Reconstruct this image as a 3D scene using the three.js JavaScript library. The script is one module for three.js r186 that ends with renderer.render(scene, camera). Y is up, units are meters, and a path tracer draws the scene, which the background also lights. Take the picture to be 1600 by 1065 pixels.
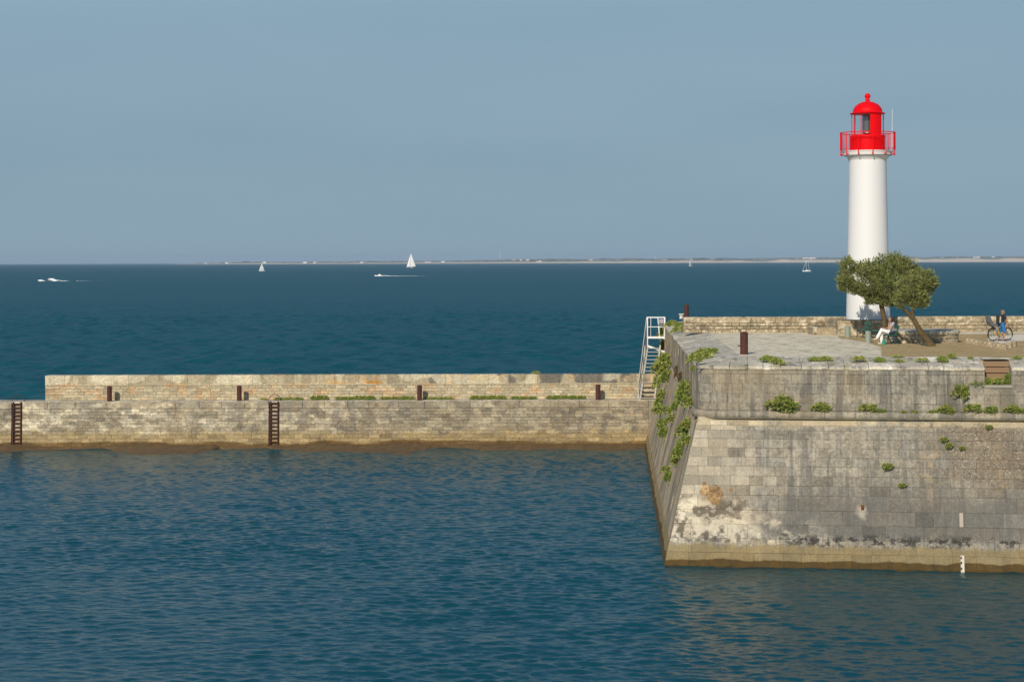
import * as THREE from 'three';
import { mergeGeometries } from 'three/addons/utils/BufferGeometryUtils.js';

// ------------------------------------------------------------------ camera, sky, sun, exposure
const scene = new THREE.Scene();
const EYE = 14.4, F = 3000, CX = 800, CY = 408.9, ROLL = 0.003;
const HALF = 1065 - CY;
const camera = new THREE.PerspectiveCamera(2 * Math.atan(HALF / F) * 180 / Math.PI, 1600 / (2 * HALF), 1, 90000);
camera.setViewOffset(1600, 2 * HALF, 0, HALF - CY, 1600, 1065);
camera.position.set(0, EYE, 0);
camera.rotation.z = -ROLL;
const renderer = new THREE.WebGLRenderer();
renderer.toneMapping = THREE.LinearToneMapping;
renderer.toneMappingExposure = 1.0;
renderer.shadowMap.enabled = true;

const rad = (a) => a * Math.PI / 180;
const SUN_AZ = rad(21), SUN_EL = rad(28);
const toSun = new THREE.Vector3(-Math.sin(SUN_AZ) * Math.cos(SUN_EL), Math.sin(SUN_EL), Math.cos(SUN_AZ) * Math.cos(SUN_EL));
const sun = new THREE.DirectionalLight(new THREE.Color().setRGB(1.0, 0.91, 0.78), 3.9);
sun.position.copy(toSun).multiplyScalar(150).add(new THREE.Vector3(10, 5, -110));
sun.target.position.set(10, 5, -110);
sun.castShadow = true;
Object.assign(sun.shadow.camera, { left: -90, right: 90, top: 60, bottom: -60, near: 1, far: 400 });
sun.shadow.mapSize.set(4096, 4096);
scene.add(sun, sun.target);

// seeded random and value noise
function rng(seed) { let s = (seed * 2654435761) >>> 0; return () => { s = (s + 0x6d2b79f5) | 0; let t = Math.imul(s ^ (s >>> 15), 1 | s); t = (t + Math.imul(t ^ (t >>> 7), 61 | t)) ^ t; return ((t ^ (t >>> 14)) >>> 0) / 4294967296; }; }
const NT = new Float32Array(65536); { const r = rng(7); for (let i = 0; i < 65536; i++) NT[i] = r(); }
function noise(x, y) {
  const ix = Math.floor(x), iy = Math.floor(y); let fx = x - ix, fy = y - iy;
  fx = fx * fx * (3 - 2 * fx); fy = fy * fy * (3 - 2 * fy);
  const x0 = ix & 255, x1 = (ix + 1) & 255, y0 = (iy & 255) << 8, y1 = ((iy + 1) & 255) << 8;
  const a = NT[y0 | x0], b = NT[y0 | x1], c = NT[y1 | x0], d = NT[y1 | x1];
  return a + (b - a) * fx + (c - a) * fy + (a - b - c + d) * fx * fy;
}
function fbm(x, y, o = 4) { let s = 0, a = 0.5, t = 0; for (let i = 0; i < o; i++) { s += a * noise(x + i * 37.3, y + i * 91.7); t += a; a *= 0.5; x *= 2.03; y *= 2.03; } return s / t; }
const clamp = (x, a = 0, b = 1) => Math.min(b, Math.max(a, x));
const sstep = (a, b, x) => { const t = clamp((x - a) / (b - a)); return t * t * (3 - 2 * t); };
const lerp = (a, b, t) => a + (b - a) * t;
const lin = (c) => { c /= 255; return c <= 0.04045 ? c / 12.92 : Math.pow((c + 0.055) / 1.055, 2.4); };
const RGB = (r, g, b) => new THREE.Color().setRGB(r, g, b);
const V = (x, y, z) => new THREE.Vector3(x, y, z);

{ // sky: colour by height above the horizon, faint streaks of thin cloud, plus a glow added round the unseen sun to raise the fill
  const W = 1024, Hh = 512, data = new Float32Array(W * Hh * 4);
  const stops = [[-90, 0.2, 0.3, 0.38], [-2, 0.25, 0.365, 0.44], [0, 0.252, 0.368, 0.443], [3, 0.254, 0.373, 0.458], [8, 0.252, 0.385, 0.49], [14, 0.165, 0.315, 0.47], [22, 0.085, 0.225, 0.42], [38, 0.05, 0.15, 0.34], [90, 0.035, 0.11, 0.27]];
  for (let j = 0; j < Hh; j++) {
    const el = ((j + 0.5) / Hh - 0.5) * 180;
    let k = 0; while (k < stops.length - 2 && el > stops[k + 1][0]) k++;
    const t = clamp((el - stops[k][0]) / (stops[k + 1][0] - stops[k][0]));
    for (let i = 0; i < W; i++) {
      const az = ((i + 0.5) / W - 0.5) * 2 * Math.PI, ce = Math.cos(rad(el));
      const d = Math.cos(az) * ce * toSun.x + Math.sin(rad(el)) * toSun.y + Math.sin(az) * ce * toSun.z;
      const ang = Math.acos(clamp(d, -1, 1)) * 180 / Math.PI;
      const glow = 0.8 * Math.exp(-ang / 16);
      const s = 1 + 0.2 * (fbm(i * 0.035, j * 0.28, 4) - 0.5) * sstep(-1, 3, el);
      const q = (j * W + i) * 4;
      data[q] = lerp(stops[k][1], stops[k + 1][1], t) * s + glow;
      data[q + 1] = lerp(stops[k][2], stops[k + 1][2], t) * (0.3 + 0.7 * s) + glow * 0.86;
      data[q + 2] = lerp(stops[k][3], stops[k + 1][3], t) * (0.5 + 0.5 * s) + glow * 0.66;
      data[q + 3] = 1;
    }
  }
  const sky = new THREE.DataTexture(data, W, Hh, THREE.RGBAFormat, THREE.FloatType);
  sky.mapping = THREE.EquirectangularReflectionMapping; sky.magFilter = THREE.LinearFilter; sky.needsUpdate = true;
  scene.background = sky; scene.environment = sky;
}
scene.fog = new THREE.FogExp2(new THREE.Color().setRGB(0.62, 0.78, 0.95), 0.000032);

// world point that lies D metres deep on the line of sight through a place measured on the photograph
function at(px, py, d) { const u = px - CX, v = py - CY; const uu = u - ROLL * v, vv = v + ROLL * u; return V(uu / F * d, EYE - vv / F * d, -d); }
const onLevel = (px, py, Y) => { const u = px - CX, v = py - CY + ROLL * u; return at(px, py, (EYE - Y) * F / v); };

// ------------------------------------------------------------------ helpers
const taken = new Map();
function numbered(n) { const k = taken.get(n) ?? 0; taken.set(n, k + 1); return k ? n + '_' + String(k).padStart(3, '0') : n; }
function tag(o, label, category, group) { o.userData.label = label; if (category) o.userData.category = category; if (group) o.userData.group = group; return o; }
function shade(o) { o.castShadow = true; o.receiveShadow = true; return o; }
function part(name, geo, mat, parent) { const m = shade(new THREE.Mesh(geo, mat)); m.name = name; parent.add(m); return m; }
function single(name, geo, mat, label, category, group) { const m = shade(new THREE.Mesh(geo, mat)); m.name = numbered(name); scene.add(m); return tag(m, label, category, group); }
function thing(name, label, category, pos = V(0, 0, 0), turn = 0, group) { const g = new THREE.Group(); g.name = numbered(name); g.position.copy(pos); g.rotation.y = turn; scene.add(g); return tag(g, label, category, group); }
function struct(name, geo, mat) { const m = shade(new THREE.Mesh(geo, mat)); m.name = numbered(name); m.userData.kind = 'structure'; scene.add(m); return m; }
function copyOf(o, pos, turn, label, group) { const c = o.clone(); c.userData = { ...o.userData }; c.name = numbered(o.name.replace(/_\d+$/, '')); c.position.copy(pos); c.rotation.y = turn; if (label) c.userData.label = label; if (group) c.userData.group = group; scene.add(c); return c; }
function merge(list) { // plain merge of position, normal, uv
  const out = list.map((g) => { let q = g.index ? g.toNonIndexed() : g.clone(); for (const k of Object.keys(q.attributes)) if (!['position', 'normal', 'uv', 'color'].includes(k)) q.deleteAttribute(k); if (!q.attributes.normal) q.computeVertexNormals(); if (!q.attributes.uv) q.setAttribute('uv', new THREE.BufferAttribute(new Float32Array(q.attributes.position.count * 2), 2)); return q; });
  const anyC = out.some((g) => g.attributes.color), allC = out.every((g) => g.attributes.color);
  if (anyC && !allC) out.forEach((g) => g.deleteAttribute('color'));
  return out.length === 1 ? out[0] : mergeGeometries(out);
}
function geoFrom(pos, uv, col, smooth = false, index) {
  const g = new THREE.BufferGeometry();
  g.setAttribute('position', new THREE.Float32BufferAttribute(pos, 3));
  if (uv) g.setAttribute('uv', new THREE.Float32BufferAttribute(uv, 2));
  if (col) g.setAttribute('color', new THREE.Float32BufferAttribute(col, 3));
  if (index) g.setIndex(index);
  g.computeVertexNormals();
  return g;
}
const UP = V(0, 1, 0);
function bar(a, b, r1, r2 = r1, n = 8) { // a tapered round bar from a to b
  const d = b.clone().sub(a), L = d.length(), g = new THREE.CylinderGeometry(r2, r1, L, n, 1);
  g.applyQuaternion(new THREE.Quaternion().setFromUnitVectors(UP, d.normalize())); g.translate((a.x + b.x) / 2, (a.y + b.y) / 2, (a.z + b.z) / 2); return g;
}
function box(w, h, d, x = 0, y = 0, z = 0) { const g = new THREE.BoxGeometry(w, h, d); g.translate(x, y, z); return g; }
function beam(a, b, w, h) { // square section bar
  const d = b.clone().sub(a), L = d.length(), g = new THREE.BoxGeometry(w, L, h);
  g.applyQuaternion(new THREE.Quaternion().setFromUnitVectors(UP, d.normalize())); g.translate((a.x + b.x) / 2, (a.y + b.y) / 2, (a.z + b.z) / 2); return g;
}
function tube(pts, r, seg = 24, n = 8, closed = false) { return new THREE.TubeGeometry(new THREE.CatmullRomCurve3(pts, closed, 'centripetal'), seg, r, n, closed); }
function lathe(pts, n = 48) { return new THREE.LatheGeometry(pts.map((p) => new THREE.Vector2(p[0], p[1])), n); }
function mat(color, rough = 0.8, extra = {}) { return new THREE.MeshStandardMaterial({ color, roughness: rough, ...extra }); }
function dataTex(W, H, f, srgb = true, repeat = true) {
  const a = new Uint8Array(W * H * 4);
  for (let j = 0; j < H; j++) for (let i = 0; i < W; i++) { const c = f(i, j), q = (j * W + i) * 4; a[q] = clamp(c[0], 0, 255); a[q + 1] = clamp(c[1], 0, 255); a[q + 2] = clamp(c[2], 0, 255); a[q + 3] = 255; }
  const t = new THREE.DataTexture(a, W, H, THREE.RGBAFormat); t.magFilter = THREE.LinearFilter; t.wrapS = t.wrapT = repeat ? THREE.RepeatWrapping : THREE.ClampToEdgeWrapping;
  if (srgb) t.colorSpace = THREE.SRGBColorSpace; t.needsUpdate = true; return t;
}
const mixc = (a, b, t) => [lerp(a[0], b[0], t), lerp(a[1], b[1], t), lerp(a[2], b[2], t)];
// periodic noise for tiles
function tnoise(x, y, p) { const ix = Math.floor(x), iy = Math.floor(y); let fx = x - ix, fy = y - iy; fx = fx * fx * (3 - 2 * fx); fy = fy * fy * (3 - 2 * fy); const m = (k) => ((k % p) + p) % p; const x0 = m(ix), x1 = m(ix + 1), y0 = m(iy) * 256, y1 = m(iy + 1) * 256; const a = NT[y0 + x0], b = NT[y0 + x1], c = NT[y1 + x0], d = NT[y1 + x1]; return a + (b - a) * fx + (c - a) * fy + (a - b - c + d) * fx * fy; }
function tfbm(u, v, p, o) { let s = 0, a = 0.5, t = 0; for (let i = 0; i < o && p <= 256; i++) { s += a * tnoise(u * p, v * p, p); t += a; a *= 0.55; p *= 2; } return s / t; }
// fine stone relief, shared: 2 m tile
const stoneBump = dataTex(512, 512, (i, j) => { const u = i / 512, v = j / 512; let h = 0.6 * tfbm(u, v, 8, 5) + 0.4 * tfbm(u + 0.37, v + 0.11, 32, 3); const pit = tnoise(u * 64, v * 64, 64); if (pit > 0.82) h -= (pit - 0.82) * 2; h = clamp(h) * 255; return [h, h, h]; }, false);
function bumpAt(rep) { const t = stoneBump.clone(); t.repeat.set(rep, rep); t.needsUpdate = true; return t; }

// ------------------------------------------------------------------ water
const waves = []; { const r = rng(31); for (let i = 0; i < 64; i++) { const L = i < 56 ? 0.28 * Math.pow(4.2, r()) : 2.2 + 4 * r(), dir = (r() - 0.5) * 1.6 + 0.12, k = 6.28319 / L; waves.push([Math.sin(dir) * k, Math.cos(dir) * k, r() * 6.283, (i < 56 ? 0.029 : 0.013) / k]); } }
function waterNormalMap() { // periodic ripples, 24 m tile
  const N = 512, T = 24, ws = []; const r = rng(77);
  for (let i = 0; i < 60; i++) {
    const L = 0.28 * Math.pow(14, r()), dir = (r() - 0.5) * 2.5 + 0.2, k = T / L; const kx = Math.round(Math.sin(dir) * k), ky = Math.round(Math.cos(dir) * k); const m = Math.hypot(kx, ky) || 1; ws.push([kx, ky, r() * 6.283, 0.028 * Math.pow(L, 0.1)]);
  }
  const sx = new Float32Array(N * N), sy = new Float32Array(N * N);
  const SN = new Float32Array(N); for (let i = 0; i < N; i++) SN[i] = Math.cos(i / N * 2 * Math.PI);
  for (const [kx, ky, ph, s] of ws) { const m = Math.hypot(kx, ky) || 1, ax = s * kx / m, ay = s * ky / m, p0 = Math.round(ph / 6.283 * N); for (let j = 0; j < N; j++) for (let i = 0; i < N; i++) { const c = SN[(((kx * i + ky * j + p0) % N) + N) % N]; sx[j * N + i] += ax * c; sy[j * N + i] += ay * c; } }
  return dataTex(N, N, (i, j) => { const q = j * N + i; let nx = -sx[q], ny = -sy[q]; const l = 1 / Math.hypot(nx, ny, 1); return [127.5 + 127.5 * nx * l, 127.5 + 127.5 * ny * l, 127.5 + 127.5 * l]; }, false);
}
const waterN = waterNormalMap(); waterN.repeat.set(1 / 6, 1 / 6);
const waterMat = new THREE.MeshPhysicalMaterial({ color: RGB(0.004, 0.055, 0.068), roughness: 0.23, ior: 1.31, normalMap: waterN, normalScale: new THREE.Vector2(0.55, 0.55) });
const waterN2 = waterN.clone(); waterN2.repeat.set(1 / 37, 1 / 37); waterN2.rotation = 0.07; waterN2.needsUpdate = true;
const seaMat = new THREE.MeshPhysicalMaterial({ color: RGB(0.003, 0.068, 0.08), roughness: 0.46, ior: 1.3, normalMap: waterN2, normalScale: new THREE.Vector2(0.9, 0.9) });
{
  const x0 = -46, x1 = 33, z0 = -60, z1 = -153, nx = 680, nz = 800, pos = [], uv = [], idx = [];
  for (let j = 0; j <= nz; j++) for (let i = 0; i <= nx; i++) {
    const x = lerp(x0, x1, i / nx), z = lerp(z0, z1, j / nz); let h = 0;
    const patch = 0.35 + 1.3 * fbm(x * 0.07 + 9, z * 0.05 + 3, 4);
    for (const [kx, kz, p, a] of waves) h += a * Math.sin(kx * x + kz * z + p);
    const e = Math.min(i, nx - i, j, nz - j) / 20;
    pos.push(x, h * patch * clamp(e), z); uv.push(x, -z);
  }
  for (let j = 0; j < nz; j++) for (let i = 0; i < nx; i++) { const a = j * (nx + 1) + i, b = a + 1, c = a + nx + 1, d = c + 1; if (pos[a * 3] > 12 && pos[a * 3 + 2] < -94) continue; idx.push(a, b, c, b, d, c); }
  struct('harbour_water', geoFrom(pos, uv, null, true, idx), waterMat);
  // open sea: four sheets round the harbour, reaching the horizon
  const P = [], U = [], I = []; const quad = (xa, xb, za, zb, n = 1) => { const s = P.length / 3; for (const [x, z] of [[xa, za], [xb, za], [xa, zb], [xb, zb]]) { P.push(x, 0, z); U.push(x, -z); } I.push(s, s + 1, s + 2, s + 1, s + 3, s + 2); };
  quad(-40000, -230, -153, -900); quad(230, 40000, -153, -900); quad(-40000, 40000, -900, -2000);
  { // nearer open sea: real waves
    const r = rng(99), ws = []; for (let i = 0; i < 40; i++) { const L = 2.4 * Math.pow(4, r()), dir = (r() - 0.5) * 1.9 - 0.2; ws.push([Math.sin(dir) * 6.283 / L, Math.cos(dir) * 6.283 / L, r() * 6.283, 0.0085 * Math.pow(L, 0.9)]); }
    const mx = 460, mz = 420, s0 = P.length / 3;
    for (let j = 0; j <= mz; j++) for (let i = 0; i <= mx; i++) { const x = lerp(-230, 230, i / mx), z = -153 - 747 * Math.pow(j / mz, 1.4); let h = 0; const patch = 0.5 + fbm(x * 0.02 + 50, z * 0.012, 3); for (const [a, b, p, q] of ws) h += q * Math.sin(a * x + b * z + p); P.push(x, h * patch * clamp(Math.min(i, mx - i, j) / 10) * sstep(0, 0.55, (mz - j) / mz), z); U.push(x, -z); }
    for (let j = 0; j < mz; j++) for (let i = 0; i < mx; i++) { const a = s0 + j * (mx + 1) + i, b = a + 1, c = a + mx + 1, d = c + 1; I.push(a, b, c, b, d, c); }
  }
   quad(-40000, 40000, -2000, -40000); quad(-40000, x0, 4000, -153); quad(x1, 40000, 4000, -153); quad(x0, x1, 4000, z0);
  struct('sea', geoFrom(P, U, null, true, I), seaMat);
}

// ------------------------------------------------------------------ bastion frame
const DECK = 9.7, RIM = 9.33, CORD = 6.95;
const A0 = V(8.95, 0, -92.5);
const dF = V(0.990, 0, 0.139).normalize(), nF = V(-dF.z, 0, dF.x);
const dL = V(0.0527, 0, -0.9986).normalize(), nL = V(dL.z, 0, -dL.x);   // pointing left, away from the bastion
const KF = 0.275, KL = 0.245;
// upper path with a rounded corner; u = 0 at the middle of the arc, u > 0 along the front, u < 0 along the left face
const RC = 1.2, corner = (() => { // centre of the arc: RC inside both lines
  const c = nF.x * nL.z - nF.z * nL.x; const b1 = A0.x * nF.x + A0.z * nF.z - RC, b2 = A0.x * nL.x + A0.z * nL.z - RC;
  return V((b1 * nL.z - b2 * nF.z) / c, 0, (nF.x * b2 - nL.x * b1) / c);
})();
const angF = Math.atan2(nF.z, nF.x), angL = (() => { let a = Math.atan2(nL.z, nL.x); while (a < angF) a += 2 * Math.PI; return a; })(), ARC = (angL - angF) * RC;
function upper(u, off = 0) { // point on the wall line OFF metres proud of it, and its normal
  if (u > ARC / 2) { const s = u - ARC / 2, p = corner.clone().addScaledVector(nF, RC + off).addScaledVector(dF, s); return [p, nF]; }
  if (u < -ARC / 2) { const s = -u - ARC / 2, p = corner.clone().addScaledVector(nL, RC + off).addScaledVector(dL, s); return [p, nL]; }
  const a = lerp(angL, angF, u / ARC + 0.5), n = V(Math.cos(a), 0, Math.sin(a)); return [corner.clone().addScaledVector(n, RC + off), n];
}
const U0 = (() => { const [p] = upper(ARC / 2); return p.clone().sub(A0).dot(dF) - ARC / 2; })();  // front metres (from the sharp corner) minus u
// lower battered planes: front metre s from the sharp corner at height CORD
function lowFront(s, y, off = 0) { const k = (CORD - y) * KF; return A0.clone().addScaledVector(nF, k + off).addScaledVector(dF, s).setY(y - off * 0.0); }
function lowLeft(s, y, off = 0) { const k = (CORD - y) * KL; return A0.clone().addScaledVector(nL, k + off).addScaledVector(dL, s).setY(y); }
function cornerS(y, onLeft) { // where the two battered planes meet, in metres along the front (or left) face
  const kf = (CORD - y) * KF, kl = (CORD - y) * KL, c = nF.x * nL.z - nF.z * nL.x; const p = V((kf * nL.z - kl * nF.z) / c, 0, (nF.x * kl - nL.x * kf) / c); return onLeft ? p.dot(dL) : p.dot(dF);
}

// ------------------------------------------------------------------ stone skins
// colour of the bastion's front and left stone in metres (s along the face, y height): weathering, lichen, tide marks as the photograph shows them
function bastionColour(s, y) {
  const n1 = fbm(s * 0.8, y * 0.8, 4), n2 = fbm(s * 3.1 + 7, y * 3.1, 4), n3 = fbm(s * 9 + 17, y * 9, 3), grain = noise(s * 42, y * 42) * 0.5 + noise(s * 90 + 3, y * 90) * 0.5, streak = fbm(s * 3.4 + 40, y * 0.3, 4), fine = fbm(s * 11 + 4, y * 0.9 + 3, 3), big = fbm(s * 0.3 + 5, y * 0.35 + 9, 3);
  const A = (c, t) => { if (t <= 0) return; C[0] += (c[0] - C[0]) * t; C[1] += (c[1] - C[1]) * t; C[2] += (c[2] - C[2]) * t; };
  const C = [150, 142, 125];
  A([176, 166, 146], sstep(0.5, 0.72, n1) * 0.7); A([120, 114, 103], sstep(0.5, 0.7, n2) * 0.55); A([186, 178, 160], sstep(0.56, 0.72, n3) * 0.45); A([112, 106, 96], sstep(0.46, 0.3, n3) * 0.4);
  if (y > 6.9) {
    A([108, 104, 95], sstep(0.46, 0.66, streak) * 0.7); A([188, 180, 162], sstep(0.55, 0.7, fine) * 0.35 * sstep(6.9, 7.6, y)); A([168, 148, 116], sstep(0.5, 0.7, big) * 0.4);
  } else {
    A([106, 103, 97], sstep(0.48, 0.66, streak) * 0.5 * sstep(6.9, 5.5, y)); A([184, 178, 164], sstep(0.56, 0.72, fine) * 0.3);
    // pale scoured left end
    A([190, 177, 152], sstep(4.2, 0.6, s + (n1 - 0.5) * 4 + (n2 - 0.5) * 2) * sstep(1.0, 2.0, y) * 0.65);
    // blue grey zone above the tide
    const dz = sstep(1.1, 1.6, y + (n1 - 0.5) * 0.5) * sstep(4.2, 2.5, y + (n1 - 0.5) * 1.8 + (n2 - 0.5)) * sstep(2.4, 5.6, s + (n2 - 0.5) * 2.4);
    A([100, 97, 90], dz * 0.66);
    // right end: brown, pitted, with pale flecks
    const rz = sstep(9.4, 12.6, s + (n1 - 0.5) * 4.5 + (n2 - 0.5) * 2) * sstep(2.8, 4.6, y);
    A([124, 111, 92], rz * 0.7);
    if (rz > 0.05) { const sp = fbm(s * 19 + 3, y * 19, 3); A([204, 194, 174], rz * sstep(0.64, 0.76, sp) * 0.6); A([72, 64, 56], rz * sstep(0.36, 0.26, sp) * 0.5); }
    A([164, 139, 98], sstep(0.5, 0.1, Math.abs(s - 10.9 - (n2 - 0.5) * 1.6)) * sstep(2.6, 4.4, y) * sstep(6.4, 5, y) * 0.4 * sstep(0.4, 0.55, n3)); A([164, 135, 92], sstep(0.4, 0.1, Math.abs(s - 14.1 - (n2 - 0.5) * 1.2)) * sstep(3.2, 4.4, y) * sstep(6.2, 5, y) * 0.45 * sstep(0.4, 0.55, n3));
    // pale courses under the moulding
    A([198, 182, 148], sstep(6.42, 6.56, y) * sstep(0.38, 0.56, n1 * 0.6 + n2 * 0.4) * 0.8);
    // left bottom: peeling pale render, dark holes, ochre stone
    const lz = sstep(3.6, 1.2, s + (n2 - 0.5) * 1.5) * sstep(0.9, 1.3, y) * sstep(3.7, 2.6, y + (n2 - 0.5) * 1.6), peel = fbm(s * 2.6 + 11, y * 3.4 + 4, 5);
    A([222, 208, 180], lz * sstep(0.5, 0.55, peel) * 0.68); A([84, 74, 60], lz * sstep(0.43, 0.38, peel) * 0.62);
    const pz = sstep(6.8, 3.4, s) * sstep(0.9, 1.2, y) * sstep(2.6, 1.9, y), pe = fbm(s * 2.4 + 51, y * 3.4, 4); A([204, 192, 166], pz * sstep(0.57, 0.63, pe) * 0.7);
    const oc = sstep(0.75, 0.5, Math.hypot((s - 0.75) * 1.0, (y - 3.35) * 1.9) + (n2 - 0.5) * 1.8); A([172, 134, 84], oc * 0.75); A([110, 84, 54], oc * sstep(0.5, 0.6, n3) * 0.5);
    // black weed specks in a broken band
    const bl = sstep(0.42, 0.08, Math.abs(y - 1.26 - (n1 - 0.5) * 0.3)) * sstep(2.8, 4.4, s), bs = fbm(s * 4.6 + 3, y * 6 + 71, 5) * 0.7 + fbm(s * 1.1 + 30, 4, 2) * 0.3;
    A([50, 48, 45], bl * sstep(0.49, 0.64, bs * 0.75 + 0.25 * fbm(s * 16, y * 16, 3) + 0.03 * bl) * 0.8);
    // silt coloured tide zone, then wet weed
    A(mixc([150, 132, 92], [126, 111, 78], n2), sstep(1.14, 0.84, y + (n2 - 0.5) * 0.3) * 0.88);
    A(mixc([96, 72, 24], [62, 50, 26], n2), sstep(0.05, -0.03, y - 0.34 - (fbm(s * 0.8 + 3, 2.5, 5) - 0.5) * 0.4) * 0.95);
    const hx = s - 7.75, hy = y - 2.75; A([206, 192, 170], sstep(0.36, 0.08, Math.hypot(hx, (hy + 0.2) * 0.7) + (n2 - 0.5) * 0.35) * 0.7);
  }
  const g = 0.8 + 0.4 * grain; C[0] *= g; C[1] *= g; C[2] *= g; return C;
}
const FRONT_W = 20, FRONT_Y0 = -0.8, FRONT_H = 10.4;
const frontTex = dataTex(2048, 1024, (i, j) => bastionColour(i / 2048 * FRONT_W - 1.8, j / 1024 * FRONT_H + FRONT_Y0), true, false);
frontTex.repeat.set(1 / FRONT_W, 1 / FRONT_H); frontTex.offset.set(1.8 / FRONT_W, -FRONT_Y0 / FRONT_H);
const frontMat = mat(RGB(0.9, 0.9, 0.9), 0.92, { map: frontTex, vertexColors: true, bumpMap: bumpAt(0.5), bumpScale: 0.02 });
// left face: seen at a glancing angle, grey with long dark runs
const LEFT_W = 68;
const leftTex = dataTex(1024, 512, (i, j) => {
  const s = i / 1024 * LEFT_W - 2, y = j / 512 * FRONT_H + FRONT_Y0; const st = fbm(s * 0.8, y * 0.25 + 4, 4), n = fbm(s * 0.6 + 7, y * 0.9, 4), g = 0.85 + 0.3 * noise(s * 15, y * 40);
  let c = mixc([188, 168, 136], [146, 132, 110], sstep(0.4, 0.65, st)); c = mixc(c, [196, 158, 108], sstep(0.55, 0.75, n) * 0.5);
  c = mixc(c, [150, 130, 88], sstep(1.3, 0.9, y + (n - 0.5) * 0.6)); c = mixc(c, [88, 66, 22], sstep(0.1, -0.05, y - 0.42 - (n - 0.5) * 0.5)); return [c[0] * g, c[1] * g, c[2] * g];
}, true, false);
leftTex.repeat.set(1 / LEFT_W, 1 / FRONT_H); leftTex.offset.set(2 / LEFT_W, -FRONT_Y0 / FRONT_H);
const leftMat = mat(RGB(0.9, 0.9, 0.9), 0.92, { map: leftTex, vertexColors: true, bumpMap: bumpAt(0.5), bumpScale: 0.02 });

// one dressed block: a face with chamfered edges standing proud of the joint; S(u, y, off) gives the wall
function block(S, u0, u1, y0, y1, o = {}) {
  const { seg = 1, proud = 0, joint = 0.004, cham = 0.006, depth = 0.09, tint = [1, 1, 1], rnd = null } = o;
  const pos = [], uv = [], col = [], j = joint, P = (u, y, off) => { const p = S(u, y, off); return p.isVector3 ? p : p[0]; };
  const R = () => rnd ? (rnd() - 0.5) * 0.012 : 0; const jit = [[R(), R()], [R(), R()], [R(), R()], [R(), R()]];
  const tilt = [R() * 0.8, R() * 0.8, R() * 0.8, R() * 0.8];
  const a = u0 + j, b = u1 - j, c = y0 + j, d = y1 - j; const ring = (ins, off) => [[a + ins + jit[0][0], c + ins + jit[0][1], off + tilt[0]], [b - ins + jit[1][0], c + ins + jit[1][1], off + tilt[1]], [b - ins + jit[2][0], d - ins + jit[2][1], off + tilt[2]], [a + ins + jit[3][0], d - ins + jit[3][1], off + tilt[3]]];
  const face = ring(cham, proud), edge = ring(0, proud - cham), back = ring(0, proud - depth);
  const put = (q) => { const p = P(q[0], q[1], q[2]); pos.push(p.x, q[1], p.z); uv.push(q[0], q[1]); col.push(...tint); };
  const quad = (p, q, r, t) => { put(p); put(q); put(r); put(p); put(r); put(t); };
  const mid = (p, q, t) => [lerp(p[0], q[0], t), lerp(p[1], q[1], t), lerp(p[2], q[2], t)];
  for (let k = 0; k < seg; k++) {
    const t0 = k / seg, t1 = (k + 1) / seg;
    quad(mid(face[0], face[1], t0), mid(face[0], face[1], t1), mid(face[3], face[2], t1), mid(face[3], face[2], t0));
    for (const [m, n2] of [[0, 1], [3, 2]]) {
      const f0 = mid(face[m], face[n2], t0), f1 = mid(face[m], face[n2], t1), e0 = mid(edge[m], edge[n2], t0), e1 = mid(edge[m], edge[n2], t1), b0 = mid(back[m], back[n2], t0), b1 = mid(back[m], back[n2], t1);
      if (m === 0) { quad(e0, e1, f1, f0); quad(b0, b1, e1, e0); } else { quad(f0, f1, e1, e0); quad(e0, e1, b1, b0); }
    }
  }
  quad(edge[0], face[0], face[3], edge[3]); quad(back[0], edge[0], edge[3], back[3]); quad(face[1], edge[1], edge[2], face[2]); quad(edge[1], back[1], back[2], edge[2]);
  return geoFrom(pos, uv, col);
}
// lays a course of blocks between two ends with broken joints
function course(S, ua, ub, y0, y1, lo, hi, rnd, emit, o = {}) {
  let u = ua; while (u < ub - 0.02) { let L = lo + (hi - lo) * rnd() * rnd() + (hi - lo) * 0.25 * rnd(); if (u + L > ub - lo * 0.6) L = ub - u; const odd = rnd(), t = (o.t0 ?? 0.93) + (o.tv ?? 0.13) * rnd() + (odd > 0.95 ? 0.16 : odd < 0.07 ? -0.18 : 0) + (o.tones ? (rnd() - 0.55) * 2 * o.tones(u) : 0), w = (rnd() - 0.5) * 0.06; emit(block(S, u, u + L, y0, y1, { ...o, proud: (o.proud ?? 0) + (rnd() - 0.5) * 0.016, tint: [t * (1 + w), t, t * (1 - w)], rnd, seg: o.seg ? o.seg(u, u + L) : 1 }), u, u + L); u += L; }
}
const slabTex = dataTex(1024, 1024, (i, j) => { // pale worn slabs with lichen, 8 m tile
  const u = i / 1024, v = j / 1024, n = tfbm(u, v, 6, 5), m = tfbm(u + 0.3, v + 0.6, 24, 4), g = 0.86 + 0.28 * tnoise(u * 256, v * 256, 256);
  let c = mixc([186, 177, 158], [214, 204, 184], sstep(0.35, 0.65, n)); c = mixc(c, [132, 127, 114], sstep(0.56, 0.7, m) * 0.8); c = mixc(c, [236, 230, 214], sstep(0.62, 0.72, tfbm(u + 0.1, v, 16, 4)) * 0.7); c = mixc(c, [146, 138, 96], sstep(0.6, 0.72, tfbm(u, v + 0.7, 12, 4)) * 0.5); return [c[0] * g, c[1] * g, c[2] * g];
});
slabTex.repeat.set(1 / 8, 1 / 8);
const slabMat = mat(RGB(0.97, 0.96, 0.94), 0.92, { map: slabTex, vertexColors: true, bumpMap: bumpAt(0.5), bumpScale: 0.03 });

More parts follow.
